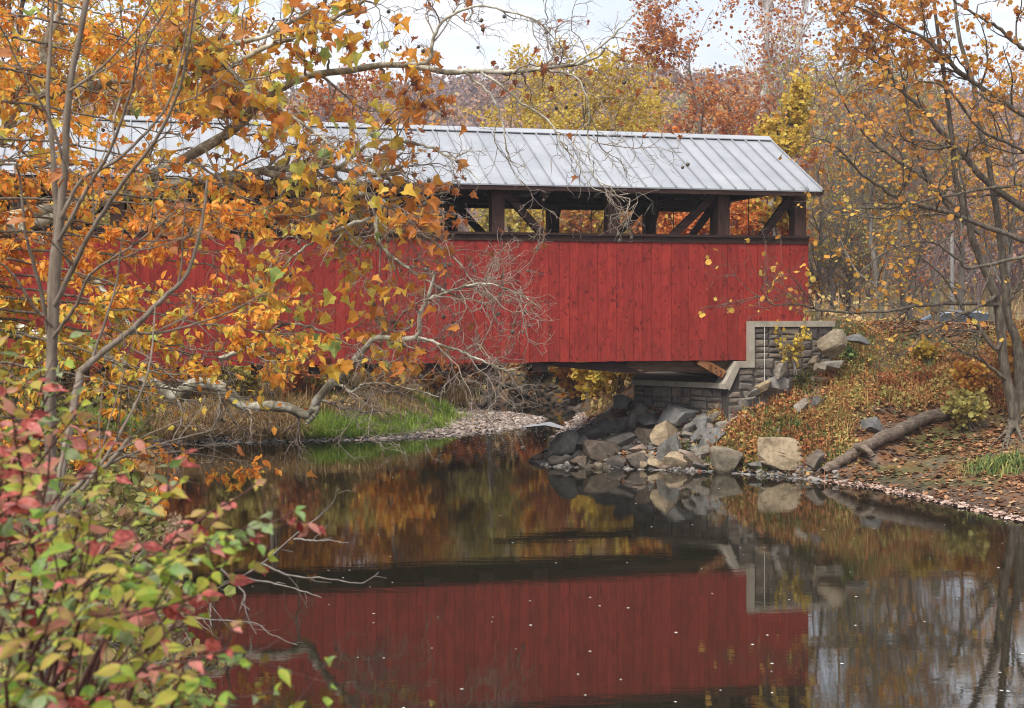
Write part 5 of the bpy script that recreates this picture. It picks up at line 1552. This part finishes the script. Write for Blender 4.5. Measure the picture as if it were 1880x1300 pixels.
# leaning grey stem that crosses in front of the red boards
lb_ = ground_at(60, 11.5)
LT = [([(60, 1250), (90, 980), (150, 885), (200, 850), (240, 800)], 11.5, 11.8, .024, .018)]
LLm = [([(147, 683), (190, 645), (238, 608), (298, 549), (346, 497), (372, 400), (380, 330)], 12.2, 12.8, .034, .010),
       ([(150, 900), (200, 830), (240, 760), (270, 690), (280, 630), (285, 560)], 11.6, 12.4, .016, .006),
       ([(200, 852), (250, 830), (320, 808), (390, 790)], 11.8, 12.4, .014, .005),
       ([(90, 980), (120, 830), (147, 683)], 11.5, 12.2, .036, .034),
       ([(238, 612), (300, 610), (390, 585), (450, 560)], 12.4, 12.8, .014, .005)]
near_tree('grey_sapling', 'leaning bare grey stem slanting up in front of the red boards', lb_, LT, LLm, 29, bpy.data.materials['sapling_bark'], L_SAP, 16, 40, 30, 12, .13, None, None, len2=(.3, 1.1), len3=(.15, .4), len4=(.08, .2), curl=.08, tmpl=OVAL, tw=(.006, .0045, .0035), lw=.003)
# ================================================================== near left: dogwood bush, weeds and bare twigs on the bank
M_STEM = wood_mat('dark_red_stem', (.035, .016, .014), (.075, .030, .026), (.13, .06, .045), (9, 9, 9), 2, .6, .2, .005)
S_DOG = [(0, (.22, .035, .03)), (.12, (.55, .13, .10)), (.22, (.62, .24, .21)), (.30, (.52, .22, .15)), (.38, (.40, .22, .12)), (.48, (.44, .32, .08)), (.62, (.42, .40, .06)), (.78, (.26, .38, .05)), (.90, (.15, .27, .06)), (1, (.30, .34, .18))]
L_DOG = leaf_mat('dogwood_leaf', S_DOG, .40, .6, .55, 30.0)
g = np.random.default_rng(57)


def leafy_bush(label, base, tips, ls, nper, leafm, seed, tmin=.35, group=None, mix=None, bark=M_STEM, r0=.016, name='dogwood_bush', extra=3):
    g = np.random.default_rng(seed)
    o = thing(name, label, 'bush', tuple(base), 0, group)
    st = Acc(); cr = Acc()
    stems = []
    for (px, py, Y) in tips:
        e = P(px, py, Y)
        s0 = np.array(base) + g.normal(0, .25, 3) * (1, 1, 0)
        m_ = s0 + (e - s0) * .5 + np.array([0, 0, .22 * np.linalg.norm(e - s0)])
        p, r = limb(st, [s0, m_, e], r0, r0 * .25, 22, 6, .008, .5, g)
        stems.append((p, r))
    A = sprout(stems, len(stems) * extra, (.25, .85), (25, 60), g, 8, .12, (0, 0, .02), .6, r0 * .3, span=(.4, .97))
    tubes(st, *A, 5, .5)
    st.build('stems', bark, o, smooth=True)
    for p, r in stems + aslist(*A):
        n = max(3, int(nper * len(p) / 22)) if len(p) > 10 else max(3, nper // 3)
        tcol = g.choice([.05, .16, .24, .42, .58, .72, .82, .93, .99], p=mix or [.05, .11, .10, .13, .18, .16, .13, .08, .06])
        lo = tmin if len(p) > 10 else .15
        t = np.linspace(lo, 1, n) * (len(p) - 1.001); i = t.astype(int); u = (t - i)[:, None]
        q = p[i] * (1 - u) + p[i + 1] * u; T = nrm(p[i + 1] - p[i])
        keepn = g.random(n) < .8; q, T = q[keepn], T[keepn]; n = int(keepn.sum())
        if n < 2: continue
        sd = nrm(np.cross(T, np.array([0, 0, 1.]))) * np.where(np.arange(n) % 2, 1, -1)[:, None]
        for sg in (1, -1):
            ax = nrm(T * .55 + sg * sd * .7 + g.normal(0, .28, (n, 3)) + np.array([0, 0, -.35]))
            nm = g.normal(0, .62, (n, 3)) + np.array([0, -.35, .75])
            leaves(cr, OVAL2, q, ax, nm, g.uniform(ls * .45, ls * 1.25, n) * np.linspace(1.1, .8, n), np.clip(tcol + g.normal(0, .13, n), 0, 1))
    cr.build('foliage', leafm, o)
    return o


_w = np.linspace(0, 1, 7)
def _oval():
    prof = [(0, 0), (.13, .12), (.23, .28), (.26, .44), (.21, .64), (.09, .86), (0, 1.10)]
    v = []; f = []
    for j, (hw, y) in enumerate(prof):
        z = -.22 * (y - .25) ** 2
        v += [(-hw, y, z + .22 * hw), (0, y, z), (hw, y, z + .22 * hw)]
    for j in range(len(prof) - 1):
        a = 3 * j
        f += [(a, a + 1, a + 4, a + 3), (a + 1, a + 2, a + 5, a + 4)]
    return np.array(v, float), np.array(f)
OVAL2 = _oval()

B1 = np.array([-2.7, 6.8, float(gz(-2.7, 6.8))])
T1 = [(545, 935, 6.9), (470, 890, 7.0), (400, 950, 6.6), (330, 880, 6.8), (250, 940, 6.2), (180, 850, 6.8), (300, 1010, 6.0), (440, 1010, 6.8), (100, 800, 6.9), (20, 760, 6.5), (370, 1090, 6.0), (220, 1040, 5.8), (120, 960, 6.2), (40, 900, 6.0)]
leafy_bush('blurred near bush with red pink and fresh green oval leaves on arching dark stems', B1, T1, .115, 12, L_DOG, 71, .5)
B2 = np.array([-2.2, 5.9, float(gz(-2.2, 5.9))])
T2 = [(420, 1190, 5.8), (500, 1270, 6.2), (340, 1230, 5.6), (240, 1180, 5.8), (150, 1120, 5.6), (60, 1060, 5.7), (20, 1180, 5.4), (120, 1250, 5.4), (400, 1290, 5.6), (600, 1300, 6.4), (280, 1300, 5.4)]
leafy_bush('low green near bush with a few pink leaves at the bottom corner', B2, T2, .105, 11, L_DOG, 72, .4, None, [.02, .08, .04, .10, .22, .20, .20, .09, .05])
B3 = np.array([-3.6, 8.4, float(gz(-3.6, 8.4))])
T3 = [(30, 660, 8.4), (80, 700, 8.2), (130, 640, 8.6), (10, 720, 8.0), (170, 720, 8.4), (60, 780, 8.0), (200, 800, 8.4), (-10, 640, 8.2), (140, 760, 8.0)]
leafy_bush('dark red leaved bush at the left edge below the slender sapling', B3, T3, .12, 13, L_DOG, 73, .45, None, [.28, .18, .12, .16, .10, .08, .05, .02, .01])
# mixed shrubs that fill the bank behind the dogwood
S_FILL = [(0, (.16, .07, .03)), (.3, (.33, .22, .10)), (.55, (.33, .31, .08)), (.8, (.19, .25, .06)), (1, (.42, .36, .16))]
L_FILL = leaf_mat('bank_leaf', S_FILL, .35, .6, .4, 3.0)
GBK = 'scrubby shrubs on the near left bank'
for i, (px, Y, H, wd, lb) in enumerate(((60, 10.5, 2.2, 1.1, 'scrubby olive shrub behind the red leaved bush on the near bank'), (190, 11.5, 1.7, 1.0, 'tan and green shrub on the near bank at the left of the water'), (20, 13.5, 2.6, 1.1, 'scrubby shrub at the far left edge under the beech sprays'),
                                         (150, 14.5, 1.9, 1.1, 'low olive shrub on the bank beneath the sapling stems'), (230, 17.5, 1.6, 1.1, 'low scrubby shrub beside the water beneath the low orange sprays'), (90, 19, 2.4, 1.2, 'olive shrub on the bank behind the grey sapling'),
                                         (190, 24, 2.0, 1.2, 'green yellow shrub on the bank beyond the sapling'), (60, 28, 3.0, 1.2, 'yellow brown shrub on the bank below the sycamore trunk'), (170, 33, 2.2, 1.3, 'olive shrub near the bend where the bank meets the far side'), (40, 38, 3.2, 1.3, 'dull shrub under the bridge at the left bank'))):
    shrub(lb, ground_at(px, Y), H, L_FILL, 2200 if Y < 16 else 1700, .075 if Y < 16 else .13, 820 + i, wd, GBK, 16, M_BARK)
a = Acc()
g = np.random.default_rng(58)
x = g.uniform(-14, -1.5, 9000); y = g.uniform(7.5, 46, 9000); z = gz(x, y); d_, i_, k_ = river(x, y)
ok = ~i_ & (z > .1)
blades(a, np.stack([x, y, z - .03], -1)[ok], (.4, 1.2), (.012, .03), g, .8)
props(a.build('bank_weeds', leaf_mat('bank_weed', [(0, (.20, .12, .05)), (.4, (.36, .27, .13)), (.7, (.26, .27, .08)), (1, (.15, .22, .05))], .3, .7, .3)), 'tan and green weeds standing along the near left bank', 'weeds', kind='stuff')
# goldenrod plumes gone to seed
m_plu = leaf_mat('seed_plume', [(0, (.30, .20, .12)), (1, (.52, .41, .28))], .4, .8, .2)
GP = 'dry goldenrod stalks on the near bank'
gp0 = None
for i, (px, py, Y) in enumerate(((130, 930, 8.6), (60, 860, 9.0), (210, 985, 8.8), (20, 960, 8.4), (90, 1010, 8.0), (160, 1080, 8.2), (300, 960, 9.4), (250, 1110, 8.4), (340, 1130, 9.0), (30, 1100, 7.8))):
    e = P(px, py, Y); b0 = np.array([e[0] - .1, e[1] + .1, float(gz(e[0], e[1]))])
    if gp0 is None:
        H = 1.0
        gp0 = thing('goldenrod_stalk', 'dry tan goldenrod stalk with a feathery seed plume among the near bushes', 'weed', tuple(b0), 0, GP)
        hz = e[2] - b0[2]
        s_ = Acc(); pth, rr = limb(s_, [b0, b0 + (.02, 0, hz * .6), b0 + (.08, -.03, hz * .92), b0 + (.20, -.06, hz)], .006, .003, 18, 5, .004, .6)
        s_.build('stem', m_plu, gp0)
        s_ = Acc(); n = 420; t_ = g.uniform(.68, 1, n); q = pth[np.minimum((t_ * 17).astype(int), 17)] + g.normal(0, .022, (n, 3))
        leaves(s_, DIA, q, g.normal(0, 1, (n, 3)) + (.5, 0, .2), g.normal(0, 1, (n, 3)), g.uniform(.018, .04, n), g.random(n)); props(s_.build('plume', m_plu, gp0), kind='stuff')
        gh = hz
    else:
        o = copy_tree(gp0); o.location = b0; o.rotation_euler = (0, 0, g.uniform(-1, 1.2)); k = (e[2] - b0[2]) / gh; o.scale = (1, 1, k)
# long bare twigs that hang out over the water
tw = thing('bare_branch', 'pale bare branch reaching from the bank out over the water', 'branch', tuple(ground_at(240, 13.5)))
g = np.random.default_rng(66)
m_tw = wood_mat('pale_twig', (.11, .09, .075), (.20, .17, .145), (.31, .275, .25), (6, 6, 6), 2, .8, .3, .005)
a = Acc()
ps_ = []
for pts in ([(240, 1160), (345, 1105), (420, 1070), (480, 1034), (540, 985), (590, 945), (615, 915), (622, 897)], [(480, 1035), (530, 1055), (590, 1062), (660, 1070), (695, 1050)], [(440, 1060), (520, 1075), (590, 1098)], [(270, 1130), (330, 1132), (400, 1140), (465, 1143), (500, 1165), (545, 1185)], [(540, 990), (580, 992), (640, 996)], [(405, 1045), (445, 1085), (450, 1120), (470, 1165)], [(390, 1070), (385, 1120), (388, 1150)]):
    ps_.append(traced(a, pts, 13.4, 13.0, .013, .004, 26, 5, .006, .5, g))
A = sprout(ps_, 26, (.12, .5), (25, 60), g, 6, .2, (0, 0, -.02), .6, .003)
tubes(a, *A, 4, .5)
props(a.build('twigs', m_tw, tw, smooth=True), kind='stuff')

# ================================================================== beyond the right bank: fence posts, pole, car
m_fp = wood_mat('weathered_post', (.11, .095, .065), (.21, .185, .13), (.31, .28, .21), (8, 8, 1.2), 2.2, .9, .5, .02)
GF = 'wooden fence posts along the road'
posts = []
for px, top, bot, wpx, Y, lb in ((1718, 532, 606, 13, 48.5, 'square wooden fence post standing in front of the parked car'), (1617, 548, 612, 11, 49.5, 'wooden fence post between the bridge end and the parked car'), (1500, 555, 598, 9, 50.5, 'wooden fence post close to the right end of the bridge'), (1822, 545, 612, 11, 48.0, 'wooden fence post behind the twin trunks')):
    t_ = P(px, top, Y); w_ = wpx * Y / F / 2; gz0 = float(gz(t_[0], t_[1]))
    a = Acc()
    z0, z1 = gz0 - .2, t_[2]
    nz_ = 8
    vv = []
    for j in range(nz_ + 1):
        z = z0 + (z1 - z0) * j / nz_; w2 = w_ * (1.04 - .06 * j / nz_)
        vv += [(t_[0] + sx * w2 + g.normal(0, .006), Y + sy * w2 + g.normal(0, .006), z) for sx, sy in ((-1, -1), (-.8, -1.1), (.8, -1.1), (1, -1), (1, 1), (-1, 1))]
    vv.append((t_[0], Y, z1 + .03))
    ff = [[6 * j + i, 6 * j + (i + 1) % 6, 6 * j + 6 + (i + 1) % 6, 6 * j + 6 + i] for j in range(nz_) for i in range(6)]
    a.add(vv, ff)
    a.f.append(np.array([(6 * nz_ + i, 6 * nz_ + (i + 1) % 6, len(vv) - 1) for i in range(6)])); a.m.append(np.zeros(6, int))
    props(a.build('fence_post', m_fp), lb, 'fence post', GF)
    posts.append(np.array([t_[0], Y - w_ * 1.05, z1]))
m_wire, nt, b = mat_new('wire'); b.inputs['Base Color'].default_value = (.14, .12, .10, 1); b.inputs['Metallic'].default_value = .6; b.inputs['Roughness'].default_value = .6
posts.sort(key=lambda q: q[0])
for k, dz in enumerate((-.15, -.55)):
    a = Acc()
    pts = [posts[0] + (0, 0, dz)]
    for q0, q1 in zip(posts[:-1], posts[1:]): pts += [(q0 + q1) / 2 + (0, 0, dz - .05), q1 + (0, 0, dz)]
    pts.append(posts[-1] + (7, -1, dz))
    limb(a, pts, .010, .010, 50, 4, 0, .5)
    props(a.build('fence_wire', m_wire), 'top strand of rusty fence wire strung between the posts' if k == 0 else 'lower strand of rusty fence wire strung between the posts', 'fence wire')
pl_ = ground_at(1748, 70)
pole = thing('utility_pole', 'slim pale grey pole standing in the meadow behind the parked car', 'pole', tuple(pl_))
a = Acc(); h_ = P(1748, 425, 70)[2] - pl_[2]
tubes(a, (np.array([[(0, 0, -.2), (0, 0, h_ * .5), (0, 0, h_)]]) + pl_), np.array([[.10, .09, .085]]), 10, .6); a.build('shaft', m_fp if False else wood_mat('pale_pole', (.30, .30, .29), (.40, .40, .39), (.5, .5, .49), (4, 4, .6)), pole, smooth=True)
a = Acc(); tubes(a, (np.array([[(0, 0, h_), (0, 0, h_ + .05)]]) + pl_), np.array([[.10, .04]]), 10, .6); a.build('cap', m_fp, pole)

# ---- parked car, only its roof and glass show above the bank
CY = 58.0
cx0 = P(1745, 585, CY)[0]
cb = np.array([cx0, CY, float(gz(cx0, CY))])
car = thing('parked_car', 'grey blue parked car whose roof and windows show above the weedy bank', 'car', tuple(cb))
KC = dict(parent=car, world=False)
m_paint, nt, b = mat_new('blue_grey_paint'); b.inputs['Base Color'].default_value = (.46, .54, .66, 1); b.inputs['Metallic'].default_value = .3; b.inputs['Roughness'].default_value = .3; b.inputs['Coat Weight'].default_value = .6
m_glass, nt, b = mat_new('tinted_glass'); b.inputs['Base Color'].default_value = (.03, .04, .05, 1); b.inputs['Roughness'].default_value = .05
m_tyre, nt, b = mat_new('tyre_rubber'); b.inputs['Base Color'].default_value = (.02, .02, .02, 1); b.inputs['Roughness'].default_value = .8
m_rim, nt, b = mat_new('alloy_rim'); b.inputs['Base Color'].default_value = (.5, .5, .52, 1); b.inputs['Metallic'].default_value = .9; b.inputs['Roughness'].default_value = .35
m_lamp, nt, b = mat_new('lamp_lens'); b.inputs['Base Color'].default_value = (.7, .7, .7, 1); b.inputs['Roughness'].default_value = .1
SC = 1.06
# body: stations along x (front at -2.2): sill, belt and half width
st_x = np.array([-2.25, -2.15, -1.7, -1.1, -.4, .5, 1.3, 1.9, 2.2, 2.28])
belt = np.array([.62, .74, .84, .92, .96, .98, 1.0, 1.0, .94, .80]); hw = np.array([.62, .78, .86, .89, .90, .90, .90, .88, .82, .72])
a = Acc(); vv = []
for x, zb, w2 in zip(st_x, belt, hw):
    vv += [(x, -w2 * .92, .28), (x, -w2, .5), (x, -w2 * .98, zb - .08), (x, -w2 * .86, zb), (x, w2 * .86, zb), (x, w2 * .98, zb - .08), (x, w2, .5), (x, w2 * .92, .28)]
ff = [[8 * j + i, 8 * j + (i + 1) % 8, 8 * j + 8 + (i + 1) % 8, 8 * j + 8 + i] for j in range(len(st_x) - 1) for i in range(8)]
a.add(np.array(vv) * SC, ff); a.f += [np.array([list(range(8))[::-1]]), np.array([[8 * (len(st_x) - 1) + i for i in range(8)]])]; a.m += [np.zeros(1, int)] * 2
a.build('body', m_paint, smooth=False, **KC)
gx_ = np.array([-1.15, -.35, .4, 1.2, 1.95]); gt = np.array([.96, 1.36, 1.40, 1.34, 1.0]); gw = np.array([.80, .64, .65, .62, .70])
a = Acc(); vv = []
for x, zt, w2 in zip(gx_, gt, gw): vv += [(x, -.79, .93), (x, -w2, zt), (x, w2, zt), (x, .79, .93)]
ff = [[4 * j + i, 4 * j + i + 1, 4 * j + 5 + i, 4 * j + 4 + i] for j in range(4) for i in range(3)]
a.add(np.array(vv) * SC, ff); a.build('window_glass', m_glass, smooth=False, **KC)
a = Acc(); vv = []
for x, zt, w2 in zip((-.50, -.1, .4, 1.0, 1.40), (1.335, 1.405, 1.425, 1.40, 1.32), (.63, .655, .665, .65, .62)): vv += [(x, -w2, zt - .02), (x, -w2 * .7, zt + .035), (x, w2 * .7, zt + .035), (x, w2, zt - .02)]
a.add(np.array(vv) * SC, [[4 * j + i, 4 * j + i + 1, 4 * j + 5 + i, 4 * j + 4 + i] for j in range(4) for i in range(3)]); a.build('roof', m_paint, smooth=True, **KC)
for sy in (-1, 1):
    for x0, z0, x1, z1 in ((-1.2, .95, -.48, 1.34), (.42, .97, .38, 1.40), (2.0, 1.0, 1.38, 1.33)):
        a = Acc(); a.beam(np.array((x0, sy * .80, z0)) * SC, np.array((x1, sy * .655, z1)) * SC, .07, .06); a.build('pillar', m_paint, **KC)
    a = Acc(); a.beam(np.array((-.85, sy * .93, 1.0)) * SC, np.array((-.72, sy * 1.02, 1.02)) * SC, .12, .12); a.build('mirror', m_paint, **KC)
    a = Acc(); a.beam(np.array((-2.2, sy * .48, .68)) * SC, np.array((-2.2, sy * .72, .70)) * SC, .10, .12); a.build('headlight', m_lamp, **KC)
    for x in (-1.35, 1.4):
        c_ = np.array((x, sy * .82, .33)) * SC
        wh = Acc(); tubes(wh, np.array([[c_ + (0, -.11, 0), c_ + (0, -.10, 0), c_ + (0, .10, 0), c_ + (0, .11, 0)]]), np.array([[.26, .34, .34, .26]]), 22, .5)
        wo_ = wh.build('wheel', m_tyre, smooth=True, **KC); BASE[wo_.name] = np.zeros(3)
        rm = Acc(); tubes(rm, np.array([[c_ + (0, sy * .113, 0), c_ + (0, sy * .116, 0)]]), np.array([[.23, .01]]), 18, .5); rm.build('rim', m_rim, parent=wo_, world=False)
